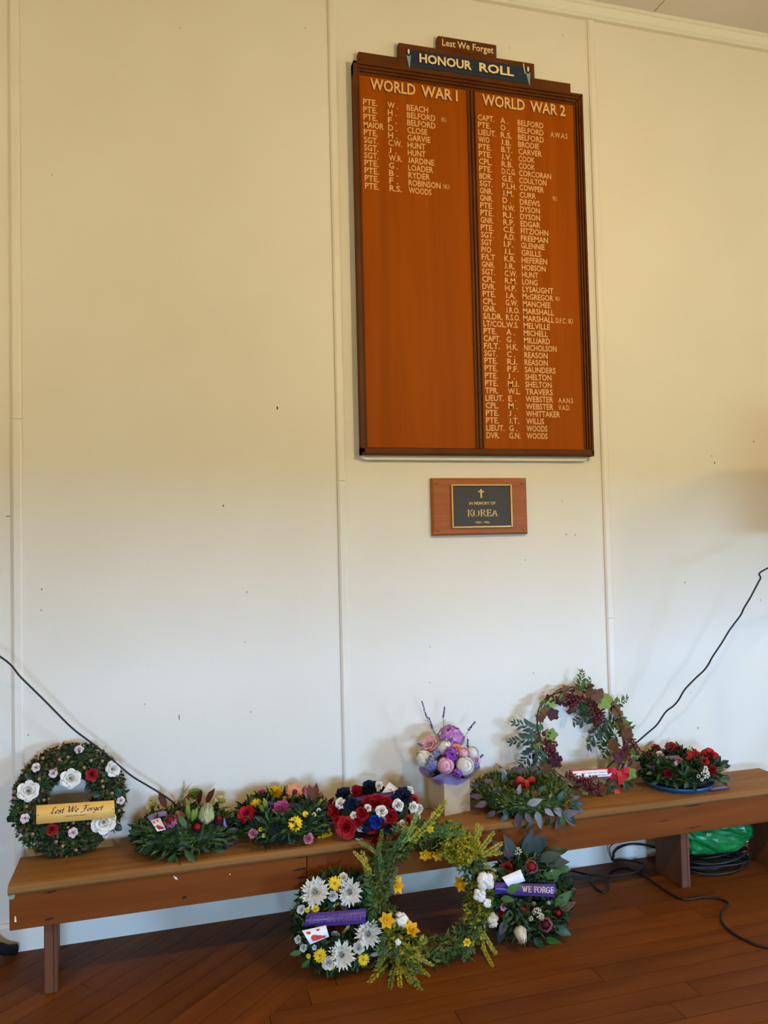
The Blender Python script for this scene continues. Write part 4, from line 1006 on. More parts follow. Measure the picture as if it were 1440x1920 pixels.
def ribbon_path(w, name, pts, width, m, up=(0, 0, 1), n=6):
    """ribbon along world points, flat across `up`"""
    P = [Vector(p) for p in spline([tuple(p) for p in pts], n)]; rows = []; u = Vector(up)
    for i, p in enumerate(P):
        t = (P[min(i + 1, len(P) - 1)] - P[max(i - 1, 0)]).normalized(); b = t.cross(u).normalized() * width / 2; rows.append([w.Mi @ (p - b), w.Mi @ (p + b), w.Mi @ (p + b - u * .0008), w.Mi @ (p - b - u * .0008)])
    return obj(name, MB().grid(rows, closed=True).mesh(name, m), w.e)
ribbon_path(w2, 'ribbon_tail', [Fp(405, 1588, SEAT + .004), Fp(422, 1586, SEAT + .006), Fp(432, 1580, SEAT + .011), Fp(443, 1577, SEAT + .005)], .022, R_purple)

# 3 --- bright mixed flowers, lying
c3 = Fp(534, 1545, SEAT + .05)
w3 = Wreath('mixed_flower_wreath', 'lying wreath of pink, yellow and red garden flowers with purple ribbon', Vector((c3.x, -.20, SEAT)), .105, .06, sq=.85)
w3.base(); w3.foliage(1500, LEAFN, .04, [L_dark], 31, .7, indiv=130); w3.foliage(900, LEAFN, .036, [L_mid], 32, .7, thmin=-.1, indiv=80)
DSY = tmpl('daisy_peach', DAISY, [P_peach, P_disc]); DSYY = tmpl('daisy_yellow', daisy_t(9, 14, .17, .2), [P_yel, P_ydisc])
flower_set(w3, [('rose', fl('rose2', P_cherry), 466, 1531, 29, dict(lift=.012)), ('chrysanthemum', fl('mum', P_yel), 480, 1518, 31, dict(lift=.008)), ('carnation', fl('carnation', P_pink), 529, 1525, 40, dict(lift=.012)), ('daisy', DSYY, 552, 1546, 29, dict(lift=.012, face=.7)),
  ('daisy', DSYY, 571, 1530, 13, dict(lift=.01)), ('chrysanthemum', fl('mum', P_yel), 610, 1563, 32, dict(lift=.008, face=.8)), ('carnation', fl('carnation', P_lpink), 478, 1561, 23, dict(lift=.01)), ('carnation', fl('carnation', P_lpink), 576, 1569, 25, dict(lift=.008, face=.8)), ('gerbera', DSY, 554, 1494, 35, dict(lift=.02, face=.75)),
  ('carnation', fl('carnation', P_lpink), 575, 1493, 25, dict(lift=.016)), ('rosebud', fl('bud', P_cream), 467, 1500, 12, dict(lift=.014)), ('carnation', fl('carnation', P_pink), 493, 1495, 22, dict(lift=.012)), ('chrysanthemum', fl('mum', P_yel), 518, 1494, 26, dict(lift=.016)), ('carnation', fl('carnation', P_cream), 600, 1511, 15, dict(lift=.012)),
  ('carnation', fl('carnation', P_lpink), 604, 1493, 13, dict(lift=.016)), ('carnation', fl('carnation', P_lpink), 616, 1506, 14, dict(lift=.01)), ('daisy', DSYY, 620, 1516, 14, dict(lift=.01)), ('rosebud', fl('bud', P_yel), 491, 1555, 8, dict(lift=.01)), ('rosebud', fl('bud', P_cream), 585, 1531, 9, dict(lift=.012)), ('rosebud', fl('bud', P_cream), 497, 1565, 8, dict(lift=.01)),
  ('rosebud', fl('bud', P_white), 594, 1524, 9, dict(lift=.012)), ('rosebud', fl('bud', P_dred), 603, 1547, 10, dict(lift=.008)), ('rosebud', fl('bud', P_cream), 538, 1478 + 3, 8, dict(lift=.03)), ('rosebud', fl('bud', P_yel), 534, 1501, 8, dict(lift=.012))])
for (x, y, l, a, m) in [(499, 1522, 24, 100, L_lime), (502, 1522, 28, 70, L_mid), (496, 1526, 20, 130, L_mid), (586, 1506, 32, 98, P_bronze), (590, 1506, 34, 84, P_bronze), (582, 1506, 26, 118, P_dusty), (505, 1545, 22, 250, L_mid), (520, 1562, 22, 230, L_dark), (540, 1566, 20, 300, L_dark), (560, 1570, 22, 200, L_mid), (460, 1555, 20, 200, L_dark), (575, 1550, 20, 60, L_dark)]:
    w3.leaf(tmpl('leaf_' + m.name, LEAF, m), x, y, l, a)
w3.quad('ribbon', [(472, 1502), (584, 1509), (582, 1519), (474, 1511)], R_purple, lift=.09, bow=.012, nseg=14)
w3.quad('ribbon_tail', [(603, 1522), (612, 1520), (624, 1536), (604, 1532)], R_purple, lift=.01); w3.quad('ribbon_tail', [(443, 1538), (452, 1534), (456, 1552), (446, 1558)], mat('navy_ribbon', '#161a3c', .5), lift=.01)

# 4 --- red, white and navy crepe roses, lying
c4 = Fp(708, 1540, SEAT + .05)
w4 = Wreath('crepe_rose_wreath', 'lying wreath of red, white and navy crepe paper roses', Vector((c4.x, -.225, SEAT)), .103, .056, sq=.9)
w4.base(L_dark, .8)
random.seed(44)
for k in range(70):
    a = k * 2.39996; th = -.25 + (k % 7) / 6 * 2.6; er = Vector((math.cos(a), math.sin(a), 0)); n = er * math.cos(th) + Vector((0, 0, 1)) * math.sin(th); p = w4.c + er * w4.R + Vector((n.x, n.y, n.z * w4.sq)) * w4.r * .9
    kind, col_, sz = [('crepe', P_navy, .021), ('crepe', P_red, .022), ('bud', P_white, .014), ('crepe', P_navy, .019), ('rose2', P_red, .02)][k % 5]
    if (w4.M @ p).y < -.03: obj('crepe_rose', fl(kind, col_), w4.e, zframe(p, n + rv(.2), random.uniform(0, 6), sz))
for (x, y, s_) in [(644, 1497, 32), (660, 1515, 32), (694, 1484, 34), (752, 1501, 40), (737, 1508, 24), (640, 1508, 20), (690, 1545, 22), (724, 1550, 22)]: w4.put('crepe_rose', fl('crepe', P_navy), x, y, s_ * 1.1, lift=.012)
for (x, y, s_) in [(703, 1540, 30), (765, 1496, 16)]: w4.put('crepe_rose', fl('crepe', P_blue), x, y, s_, lift=.014)
for (x, y, s_) in [(666, 1489, 22), (653, 1548, 33), (680, 1530, 28), (706, 1513, 34), (692, 1512, 26), (722, 1512, 26), (730, 1533, 28), (698, 1570, 30), (684, 1568, 22), (775, 1501, 16), (632, 1524, 28), (757, 1538, 16), (640, 1538, 22), (672, 1540, 22)]: w4.put('crepe_poppy', fl('rose2' if (int(x) % 2) else 'crepe', P_red), x, y, s_ * 1.15, lift=.014)
for (x, y, s_) in [(643, 1515, 19), (713, 1526, 20), (741, 1517, 20), (765, 1517, 18), (746, 1544, 20), (675, 1566, 18), (712, 1483, 15), (764, 1487, 17), (784, 1516, 16), (667, 1532, 13), (681, 1503, 14), (690, 1522, 13), (775, 1530, 14), (735, 1560, 15)]: w4.put('paper_rosebud', fl('bud', P_white), x, y, s_ * 1.12, lift=.02, stretch=1.3)
w4.quad('ribbon', [(643, 1500), (738, 1484), (740, 1500), (650, 1510)], R_purple, lift=.085, bow=.02, nseg=14)
fr = w4.quad('card', [(730, 1466), (756, 1486), (744, 1496), (716, 1486)], K_card, lift=.005)
w4.print_on(fr, lambda mb: [nib(mb, [p], 0, 0, 1, [(.012, .012)]) for p in ([(.25, .3), (.35, .6), (.45, .35), (.55, .62), (.6, .3)], [(.5, .2), (.62, .75), (.58, .9)], [(.2, .45), (.4, .5), (.7, .42)])], K_grey, 'handwriting')

# 6 --- grey gum leaf wreath, lying
c6 = Fp(998, 1500, SEAT + .05)
w6 = Wreath('gum_leaf_wreath', 'lying wreath of grey and plum gum leaves tied with coral ribbon', Vector((c6.x, -.225, SEAT)), .135, .055, sq=.8)
w6.base(L_dark, .85); w6.foliage(2200, LEAFN, .028, [L_fern], 61, .75, thmin=-.2, indiv=150); w6.foliage(1600, leaf_t(.5, 2), .02, [L_olive], 62, .8, thmin=0)
GUM = {m.name: tmpl('gum_' + m.name, LEAFE, m) for m in (L_grey, L_plum, L_silver, L_dark, L_mid)}
for (x, y, l, a, m) in [(928, 1473, 26, 165, L_plum), (945, 1470, 24, 110, L_grey), (955, 1450, 28, 15, L_plum), (968, 1452, 22, 25, L_plum), (942, 1443, 14, 130, L_plum), (950, 1455, 18, 140, L_silver), (962, 1476, 26, 60, L_plum), (972, 1492, 20, 80, L_silver), (922, 1486, 24, 10, L_grey), (988, 1508, 30, 8, L_silver), (972, 1522, 30, 280, L_plum), (985, 1522, 24, 300, L_plum), (1005, 1520, 28, 285, L_silver), (1020, 1516, 22, 320, L_silver), (1038, 1510, 26, 290, L_silver), (1012, 1542, 20, 280, L_silver), (1075, 1520, 30, 325, L_plum), (1062, 1538, 30, 250, L_dark), (1082, 1545, 30, 310, L_dark), (1078, 1550, 34, 315, L_plum), (1072, 1560, 32, 275, L_plum), (1068, 1556, 32, 245, L_plum), (1080, 1568, 24, 285, L_mid), (1000, 1545, 22, 235, L_grey), (915, 1505, 24, 195, L_plum), (905, 1495, 22, 170, L_plum), (930, 1520, 22, 215, L_plum), (1085, 1510, 24, 350, L_dark), (1088, 1522, 20, 340, L_dark), (945, 1515, 22, 300, L_grey), (952, 1526, 20, 250, L_grey), (1030, 1530, 20, 240, L_dark), (995, 1490, 20, 350, L_brown), (1010, 1485, 18, 30, L_grey), (960, 1500, 18, 200, L_mid), (1045, 1500, 20, 60, L_grey), (1050, 1530, 20, 290, L_plum), (1070, 1500, 18, 30, L_plum), (900, 1478, 18, 150, L_plum), (958, 1535, 20, 290, L_mid), (985, 1540, 20, 260, L_mid)]:
    w6.leaf(GUM.get(m.name) or tmpl('gum_' + m.name, LEAFE, m), x, y, l, a)
def bow(w, px, py, size, m, knot=True):
    p, n = w.hit(px, py); s = size * mpp(w.M @ p); up3 = w.Mi.to_3x3(); r = up3 @ RT; u = up3 @ UP; f = (w.oc - p).normalized(); p = p + f * .02
    for sg in (-1, 1):
        pts = [p, p + r * sg * s * .35 + u * s * .25 + f * s * .2, p + r * sg * s * .6 + u * s * .1 + f * s * .05, p + r * sg * s * .4 - u * s * .1 - f * s * .1, p]
        P = [Vector(q) for q in spline([tuple(q) for q in pts], 5)]; rows = [[q + u * s * .16 - r * .0, q - u * s * .16] for q in P]
        obj('bow_loop', MB().grid(rows).mesh('bow_loop', m), w.e)
    P = [Vector(q) for q in spline([tuple(p + f * .006 + u * s * .2), tuple(p + f * .012 - u * s * .1 + r * s * .08), tuple(p - u * s * .55 + r * s * .12 + f * .008)], 5)]
    obj('bow_tail', MB().grid([[q - r * s * .13, q + r * s * .13] for q in P]).mesh('bow_tail', m), w.e)
bow(w6, 986, 1468, 30, R_coral)

# 8 --- red roses in a blue tray, lying
c8 = Fp(1285, 1458, SEAT + .04)
w8 = Wreath('red_rose_wreath', 'lying wreath of red roses and baby breath in a blue tray', Vector((c8.x, -.20, SEAT)), .102, .052, c=(0, 0, .055), sq=.9)
mb = MB(); rows = [[(r * math.cos(a), r * math.sin(a), z) for a in [2 * PI * i / 40 for i in range(40)]] for r, z in ((.05, .0), (.135, .0), (.15, .022), (.146, .022), (.132, .004), (.05, .004))]
mb.grid(rows + [rows[0]], closed=True); obj('tray', mb.mesh('tray', mat('blue_plastic_tray', '#0f4a72', .4)), w8.e)
w8.base(); w8.foliage(1700, LEAF, .036, [L_dark], 81, .7, thmin=-.3, indiv=170); w8.foliage(700, LEAFN, .034, [L_mid], 82, .7, thmin=-.1)
flower_set(w8, [('rose', fl('rose', P_red), 1259, 1407, 22, dict(lift=.02)), ('rose', fl('rose', P_dred), 1232, 1411, 17, dict(lift=.02)), ('rose', fl('rose', P_red), 1259, 1433, 19, dict(lift=.012)), ('carnation', fl('carnation', P_dred), 1254, 1452, 21, dict(lift=.01)), ('lily', tmpl('lily_red', star_t(3, 6, .3, .6, 0), P_red), 1305, 1427, 32, dict(lift=.016)),
  ('rose', fl('rose2', P_red), 1327, 1425, 31, dict(lift=.016)), ('rose', fl('rose', P_red), 1318, 1435, 19, dict(lift=.016)), ('carnation', fl('carnation', P_red), 1331, 1446, 21, dict(lift=.012)), ('rose', fl('bud', P_peach), 1277, 1430, 14, dict(lift=.014)), ('carnation', fl('carnation', P_lpink), 1270, 1436, 12, dict(lift=.012)), ('lily', tmpl('lily_white', star_t(4, 6, .3, .5, 0), P_white), 1298, 1416, 22, dict(lift=.02)), ('rosebud', fl('bud', P_blush), 1235, 1420, 14, dict(lift=.014)), ('rosebud', fl('bud', P_dred), 1272, 1412, 14, dict(lift=.018)), ('rosebud', fl('bud', P_dred), 1220, 1422, 9, dict(lift=.016))])
GYP = tmpl('gypsophila', cluster_t(3, 14, .24, 1.0), P_white)
for (x, y, s_) in [(1318, 1453, 17), (1319, 1445, 11), (1306, 1456, 8), (1267, 1438, 8), (1312, 1461, 7)]: w8.put('gypsophila', GYP, x, y, s_, lift=.014)
for (x, y, l, a, m) in [(1355, 1430, 20, 78, L_dark), (1356, 1431, 26, 25, L_dark), (1356, 1432, 28, -5, L_dark), (1350, 1431, 20, 105, L_dark), (1272, 1408, 20, 95, L_mid), (1274, 1408, 16, 70, L_mid), (1262, 1406, 18, 130, L_dark), (1350, 1455, 26, -20, L_dark), (1352, 1462, 24, -35, L_dark), (1228, 1448, 16, 200, L_mid), (1240, 1450, 18, 250, L_mid), (1236, 1440, 16, 90, L_mid), (1285, 1452, 18, 60, L_dark), (1290, 1462, 18, 240, L_mid), (1300, 1468, 18, 280, L_dark), (1345, 1445, 22, 30, L_fern), (1342, 1460, 26, 0, L_fern), (1283, 1440, 16, 120, L_dark)]:
    w8.leaf(tmpl('leaf_' + m.name, LEAF, m), x, y, l, a)
w8.leaf(tmpl('seed_spike', sprig_t(1, 12, .08, .5, .1, 8, .5, leaf_t(.5, 2), .3, .012), [P_maroon, B_twig]), 1251, 1408, 20, 98, name='seed_spike')
w8.quad('ribbon', [(1230, 1420), (1274, 1417), (1276, 1426), (1230, 1427)], R_lilac, lift=.022, bow=.01); w8.quad('ribbon_tail', [(1215, 1432), (1223, 1428), (1231, 1440), (1218, 1444)], R_purple, lift=.014)
ribbon_path(w8, 'ribbon_tail', [Fp(1330, 1480, SEAT + .008), Fp(1345, 1478, SEAT + .005), Fp(1364, 1476, SEAT + .003)], .03, R_purple)

# 7 --- twig hoop, leaning on the wall
c7 = Wp(1094, 1385, -.1); R7 = .205
w7 = Wreath('twig_hoop_wreath', 'large twig hoop wreath with vine leaves and berries leaning on the wall', Vector((Wp(1110, 1470, -.2).x, -.205, SEAT)), R7, .02, lean=math.radians(19), c=(0, R7 + .026, 0))
def hoop(w, n, m, rr, seed, rad=.0028, wob=.35):
    random.seed(seed); 
    for k in range(n):
        ph = random.uniform(0, 6); t0 = random.uniform(0, 6); L = random.uniform(4.5, 6.28); pts = []
        for i in range(60):
            a = t0 + L * i / 59; b = ph + 5 * a * random.choice((1, 1)) * .6; r = rr * (.7 + .3 * math.sin(3 * a + k))
            pts.append((w.c.x + (w.R + r * math.cos(b)) * math.cos(a), w.c.y + (w.R + r * math.cos(b)) * math.sin(a), w.c.z + r * math.sin(b)))
        obj('twig', MB().tube(pts, [rad * (1 - .5 * i / 59) for i in range(60)], 5).mesh('twig', m), w.e)
hoop(w7, 9, B_twig, .016, 71)
VINE = lobed_t(); VN = {m.name: tmpl('vine_' + m.name, VINE, m) for m in (L_vine, L_lime, L_brown, L_olive)}
PIN = sprig_t(1, 8, .36, .24, .25, 9, .75, leaf_t(.36, 3, .15, .25), .45, .012); PINM = tmpl('pinnate_' + L_fern.name, PIN, [L_grey, B_stem]); PIND = tmpl('pinnate_dark', PIN, [L_mid, B_stem])
for (x, y, l, a, m) in [(1040, 1350, 26, 40, L_vine), (1042, 1348, 22, 120, L_brown), (1036, 1378, 26, 0, L_lime), (1045, 1335, 22, 100, L_lime), (1030, 1345, 22, 130, L_lime), (1122, 1302, 34, 305, L_lime), (1108, 1300, 30, 350, L_brown), (1096, 1300, 24, 20, L_brown), (1150, 1365, 28, 20, L_olive), (1165, 1370, 26, 340, L_brown), (1190, 1402, 26, 290, L_lime), (1168, 1405, 30, 250, L_brown), (1182, 1420, 30, 270, L_brown), (1188, 1470, 26, 60, L_lime), (1130, 1465, 26, 170, L_olive), (1020, 1455, 24, 80, L_olive), (1030, 1450, 26, 110, L_brown), (1040, 1440, 30, 100, L_vine), (1030, 1420, 26, 290, L_vine), (1178, 1438, 24, 300, L_brown), (1200, 1440, 22, 330, L_brown), (1060, 1318, 20, 200, L_vine), (1150, 1390, 26, 220, L_brown), (1095, 1318, 22, 320, L_brown)]:
    w7.leaf(VN[m.name], x, y, l, a)
for (x, y, l, a, me) in [(1020, 1375, 46, 165, PINM), (1022, 1385, 50, 190, PINM), (1020, 1390, 52, 225, PINM), (1015, 1400, 50, 250, PINM), (1125, 1345, 54, 205, PINM), (1130, 1350, 58, 235, PINM), (1140, 1350, 52, 260, PIND), (1120, 1335, 46, 180, PINM), (1140, 1335, 48, 340, PIND), (1150, 1345, 50, 315, PIND), (1085, 1300, 34, 88, PIND), (1090, 1302, 28, 60, PIND), (1090, 1318, 36, 280, PIND), (1045, 1400, 34, 300, PIND), (1150, 1375, 46, 250, PIND), (1135, 1325, 40, 20, PIND), (1022, 1410, 46, 275, PIND), (1035, 1395, 34, 290, PINM)]:
    w7.leaf(me, x, y, l * 1.15, a, name='sprig', face=.7)
random.seed(73); BER = MB()
for k in range(60):
    t = random.random(); p = Vector((random.gauss(0, .16) * (1 - .5 * t), t, random.gauss(0, .16))); blob(BER, p, .055, k, .1, 6, 4); BER.tube([(0, t * .6, 0), tuple(p)], .008, 3, 1, cap=False)
BERM = tmpl('berry_spray', BER, [B_berry, B_twig])
for (x, y, l, a) in [(1025, 1370, 44, 290, ), (1030, 1385, 48, 280), (1035, 1395, 46, 290), (1075, 1308, 34, 175), (1078, 1312, 36, 250), (1085, 1315, 36, 200), (1110, 1325, 40, 275), (1118, 1335, 40, 265), (1105, 1320, 36, 300), (1072, 1460, 40, 330), (1085, 1464, 44, 335), (1090, 1470, 44, 320), (1060, 1450, 36, 320), (1178, 1385, 34, 300), (1170, 1395, 34, 290), (1095, 1308, 36, 200)]:
    w7.leaf(BERM, x, y, l, a, name='berry_spray', face=.5)
random.seed(77)
for k in range(46):                                      # more leaves all round the hoop
    a = k / 46 * 2 * PI + random.uniform(-.1, .1); p = w7.c + Vector((math.cos(a), math.sin(a), 0)) * (w7.R + random.uniform(-.014, .014)) + Vector((0, 0, .012)); w_ = w7.M @ p
    d = Vector((-math.sin(a), math.cos(a), 0)) * random.choice((-1, 1)) + Vector((math.cos(a), math.sin(a), 0)) * random.uniform(-.8, .8)
    m_ = random.choice((L_brown, L_brown, L_vine, L_olive, L_brown, L_mid)); l_ = random.uniform(.03, .05)
    if w_.z + d.z * 0 > SEAT + .02: obj('leaf', VN[m_.name] if m_.name in VN else tmpl('leaf_' + m_.name, LEAF, m_), w7.e, frame(p, d, Vector((0, 0, 1)) + rv(.6), l_))
fr0 = w7.quad('banner_edge', [(1070, 1444), (1156, 1439), (1147, 1458), (1077, 1463)], R_red, lift=.03, bow=.004); fr = w7.quad('banner', [(1073, 1446), (1153, 1441.5), (1144, 1455.5), (1079, 1460.5)], K_card, lift=.032, bow=.004)
def d7(mb):
    x = .18
    for wl_ in (.13, .12, .1, .17, .1):
        nib(mb, [[(x + wl_ * t / 12, .62 + .05 * math.sin(t * 2.1) + .03 * math.sin(t * 4.7)) for t in range(13)]], 0, 0, 1, [(.004, .035)], smooth=False); x += wl_ + .03
    nib_text(mb, 'Lest We Forget', SCRIPT, .5, .2, .2, [(.05, .05)], .25, width=.36)
w7.print_on(fr, d7, K_grey)
bow(w7, 1160, 1452, 34, R_red)
for (x, y, l, a) in [(1150, 1468, 22, 200), (1160, 1458, 24, 280), (1168, 1462, 22, 320), (1140, 1470, 20, 250)]: w7.leaf(tmpl('leaf_' + L_dark.name, LEAF, L_dark), x, y, l, a, lift=.02)
w7.put('rose', fl('rose', P_red), 1177, 1481, 12, lift=.014); w7.quad('ribbon_tail', [(1150, 1478), (1160, 1480), (1165, 1494), (1154, 1492)], R_red, lift=.02)

# 5 --- boxed posy
BH = .125; bs = .118
pb = Fp(834, 1531, SEAT); ang5 = math.radians(12)
M5 = T(pb) @ Matrix.Rotation(ang5, 4, 'Z') @ T(0, 0, 0)
w5 = Wreath('boxed_posy', 'posy of pink and white peonies in a beige card box with lilac tissue', (pb + Vector((math.cos(ang5) * bs / 2 - math.sin(ang5) * bs / 2, math.sin(ang5) * bs / 2 + math.cos(ang5) * bs / 2, 0))), .03, .075, c=(0, 0, .185), cat='bouquet', spin=ang5, sq=.9)
M_box = mat('beige_card_box', '#b89d78', .6, '#ab906c', 6)
h = bs / 2; mb = MB(); tk = .002
for a, b in (((-h, -h, 0), (h, -h + tk, BH)), ((-h, h - tk, 0), (h, h, BH)), ((-h, -h + tk, 0), (-h + tk, h - tk, BH)), ((h - tk, -h + tk, 0), (h, h - tk, BH)), ((-h, -h, 0), (h, h, tk))): mb.box(a, b)
obj('card_box', mb.mesh('card_box', M_box, False), w5.e)
obj('floral_foam', MB().box((-h + .006, -h + .006, .01), (h - .006, h - .006, BH - .012), bev=.004).mesh('floral_foam', mat('floral_foam', '#22301c', .9), False), w5.e)
M_tis = mat('lilac_tissue', '#a08cb4', .6, trans=.25); rows = []
for j in range(5):
    v = j / 4; row = []
    for i in range(48):
        a = 2 * PI * i / 48; sqr = min(1 / max(abs(math.cos(a)), 1e-6), 1 / max(abs(math.sin(a)), 1e-6)); r0 = (h - .003) * min(sqr, 1.38); r1 = .122 + .016 * math.sin(4 * a + .6) + .006 * math.sin(11 * a)
        r = r0 + (r1 - r0) * v ** 1.2 if j else r0; row.append((r * math.cos(a), r * math.sin(a), BH - .02 + (.0 if j == 0 else .02 + .04 * v + .012 * math.sin(5 * a) * v)))
    rows.append(row)
obj('tissue_wrap', MB().grid(rows, closed=True).mesh('tissue_wrap', M_tis), w5.e)
mb = MB(); blob(mb, (0, 0, .165), .062, 3, .1); obj('stem_ball', mb.mesh('stem_ball', L_dark), w5.e)
flower_set(w5, [('peony', fl('rose2', P_rosy), 806, 1398, 36, dict(lift=.0)), ('peony', fl('peony', P_white), 794, 1422, 32), ('peony', fl('peony', P_white), 834, 1402, 28), ('peony', fl('peony', P_rosy), 836, 1435, 33, dict(face=.8)), ('peony', fl('peony', P_white), 872, 1436, 35, dict(face=.8)), ('peony', fl('peony', P_rosy), 869, 1412, 21), ('peony', fl('peony', P_white), 888, 1410, 24), ('peony', fl('rose2', P_rosy), 901, 1424, 18), ('rose', fl('rose', P_peach), 856, 1404, 18),
  ('hydrangea', tmpl('hydra_mauve', hydra_t(1), P_mauve), 846, 1383, 52, dict(lift=.022, aim=(.15, -.4, 1), stretch=.72)), ('hydrangea', tmpl('hydra_purple', hydra_t(2, 24), P_purple), 845, 1416, 30, dict(lift=.004)), ('hydrangea', tmpl('hydra_purple', hydra_t(2, 24), P_purple), 856, 1449, 20, dict(lift=.004)), ('hydrangea', tmpl('hydra_mauve', hydra_t(1), P_mauve), 860, 1389, 20, dict(lift=.01)), ('hydrangea', tmpl('hydra_lilac', hydra_t(3, 28), P_lilac), 811, 1433, 25), ('hydrangea', tmpl('hydra_lilac', hydra_t(3, 28), P_lilac), 892, 1436, 20), ('peony', fl('peony', P_white), 828, 1380, 15, dict(lift=.012)), ('hydrangea', tmpl('hydra_lilac', hydra_t(3, 28), P_lilac), 818, 1412, 16)])
def lavender(w, base, tip, n=9):
    cz_ = w.M @ w.c; Y = cz_.y; a = w.Mi @ Wp(*base, Y); b = w.Mi @ Wp(*tip, Y); L = (b - a).length; mb = MB(); d = (b - a).normalized(); s = d.cross(Vector((.3, 1, .2))).normalized()
    mid = a.lerp(b, .5) + s * L * .04; pts = [Vector(p) for p in spline([tuple(a), tuple(mid), tuple(b)], 8)]
    mb.tube(pts, .0012, 5, 0)
    for k in range(n):
        t = 1 - .03 - .42 * (k / n) ** 1.3; f = t * (len(pts) - 1); i = min(len(pts) - 2, int(f)); p = pts[i].lerp(pts[i + 1], f - i)
        for q in range(3): blob(mb, p + rv(.0018), .0034 * (.7 + .4 * k / n), k * 3 + q, .3, 6, 4, 1)
    for k in range(5):
        t = .12 + .1 * k; f = t * (len(pts) - 1); i = int(f); p = pts[i]; mb2 = LEAFN
        V0 = len(mb.f); mb.inst(leaf_t(.1, 3, .1, .2), frame(p, d + s * (-1) ** k * .6 + rv(.2), rv(1), .018))
    return obj('lavender', mb.mesh('lavender', [B_stem, P_lav]), w.e)
for b_, t_ in [((822, 1390), (790.6, 1313.7)), ((826, 1392), (804, 1345)), ((832, 1372), (834, 1325)), ((866, 1392), (891, 1353)), ((880, 1420), (877, 1385)), ((888, 1432), (906, 1415)), ((880, 1424), (890, 1408)), ((800, 1402), (784, 1394)), ((862, 1420), (863, 1398)), ((824, 1425), (828, 1410))]: lavender(w5, b_, t_)

# ================================================================== WREATHS ON THE FLOOR
# 9 --- white chrysanthemums
w9 = Wreath('chrysanthemum_wreath', 'white and yellow chrysanthemum wreath on the floor with purple ribbon', Vector((Wp(634, 1733, -.46).x, -.515, .004)), .108, .047, lean=math.radians(17))
w9.base(); w9.foliage(2600, LEAF, .022, [L_dark], 91, .6, indiv=130); w9.foliage(600, LEAFN, .03, [L_mid], 92, .7)
flower_set(w9, [('chrysanthemum', fl('mum', P_white), x, y, s_, dict(lift=.008, face=.45)) for x, y, s_ in [(591, 1675, 56), (655, 1671, 50), (690, 1750, 52), (640, 1791, 52)]])
flower_set(w9, [('carnation', fl('carnation', P_white), x, y, s_ * 1.15, dict(lift=.006)) for x, y, s_ in [(623, 1677, 21), (618, 1701, 22), (645, 1699, 20), (567, 1706, 18), (649, 1738, 15), (629, 1751, 20), (672, 1777, 24), (615, 1803, 26), (562, 1760, 16), (571, 1775, 16), (589, 1775, 10), (700, 1690, 16), (646, 1688, 14), (643, 1647, 18)]])
flower_set(w9, [('daisy', tmpl('daisy_yellow', DAISY, [P_yel, P_ydisc]), x, y, s_, dict(lift=.008)) for x, y, s_ in [(627, 1657, 28), (589, 1704, 18), (577, 1706, 11), (631, 1691, 11), (652, 1753, 22), (600, 1790, 27), (679, 1796, 25), (622, 1809, 13), (580, 1790, 10)]])
for (x, y, l, a, m) in [(570, 1782, 26, 190, L_mid), (583, 1795, 24, 220, L_mid), (692, 1790, 20, 20, L_silver), (605, 1692, 20, 200, L_dark), (665, 1690, 20, 20, L_dark), (660, 1770, 20, 160, L_dark), (575, 1690, 18, 150, L_mid), (640, 1765, 18, 60, L_dark), (700, 1775, 20, 330, L_mid), (665, 1655, 20, 40, L_dark)]: w9.leaf(tmpl('leaf_' + m.name, LEAF, m), x, y, l, a)
fr = w9.quad('ribbon', [(576, 1712), (687, 1703), (685, 1731), (569, 1738)], R_purple, lift=.055, bow=.01, nseg=16)
w9.print_on(fr, lambda mb: nib_text(mb, 'LEST WE FORGET', SERIF, .06, .28, .44, [(.085, 0), (0, .05)], width=.88), K_dim)
fr = w9.quad('card', [(566, 1745), (611, 1735), (617, 1756), (582, 1771)], K_card, lift=.06); w9.print_on(fr, poppies, K_poppy, 'poppy_print')

# 10 --- big loose green and yellow hoop
R10 = .188
w10 = Wreath('greenery_hoop_wreath', 'big loose hoop wreath of greenery, daffodils and cotton leaning on the bench', Vector((Wp(806, 1690, -.5).x, -.56, .004)), R10, .03, lean=math.radians(19), c=(0, R10 + .03, 0))
hoop(w10, 5, B_twig, .012, 101, .0026); w10.foliage(1500, LEAFN, .042, [L_fern], 102, .5, spread=.6, f=1.0, indiv=180); w10.foliage(900, leaf_t(.5, 2), .024, [L_olive], 103, .6, spread=.7, f=1.25); w10.foliage(1500, leaf_t(.5, 2), .02, [L_yel], 106, .9, spread=.6, f=1.7, arc=(.5, 1.15)); w10.foliage(500, leaf_t(.5, 2), .02, [L_yel], 107, .8, spread=.6, f=1.2, arc=(-.75, .1)); w10.foliage(500, leaf_t(.5, 2), .022, [L_yel], 108, .8, spread=.6, f=1.3, arc=(3.6, 4.4))
random.seed(104)
SPB = sprig_t(1, 11, .19, .62, .1, 14, 1.0, leaf_t(.62, 2, .2, .2), .35, .008); SPL = sprig_t(1, 10, .27, .35, .12, 15, .7, leaf_t(.4, 3, .15, .25), .4, .008)
SB = {k: tmpl('box_sprig_' + k.name, SPB, [k, B_stem]) for k in (L_yel, L_olive, L_lime, L_mid, L_fern)}; SL = {k: tmpl('leaf_sprig_' + k.name, SPL, [k, B_stem]) for k in (L_yel, L_olive, L_mid, L_fern, L_dark)}
SPB2 = sprig_t(1, 19, .105, .62, .1, 16, 1.0, leaf_t(.66, 2, .2, .2), .35, .006); SPL2 = sprig_t(1, 17, .14, .4, .12, 17, .75, leaf_t(.44, 3, .15, .25), .4, .006)
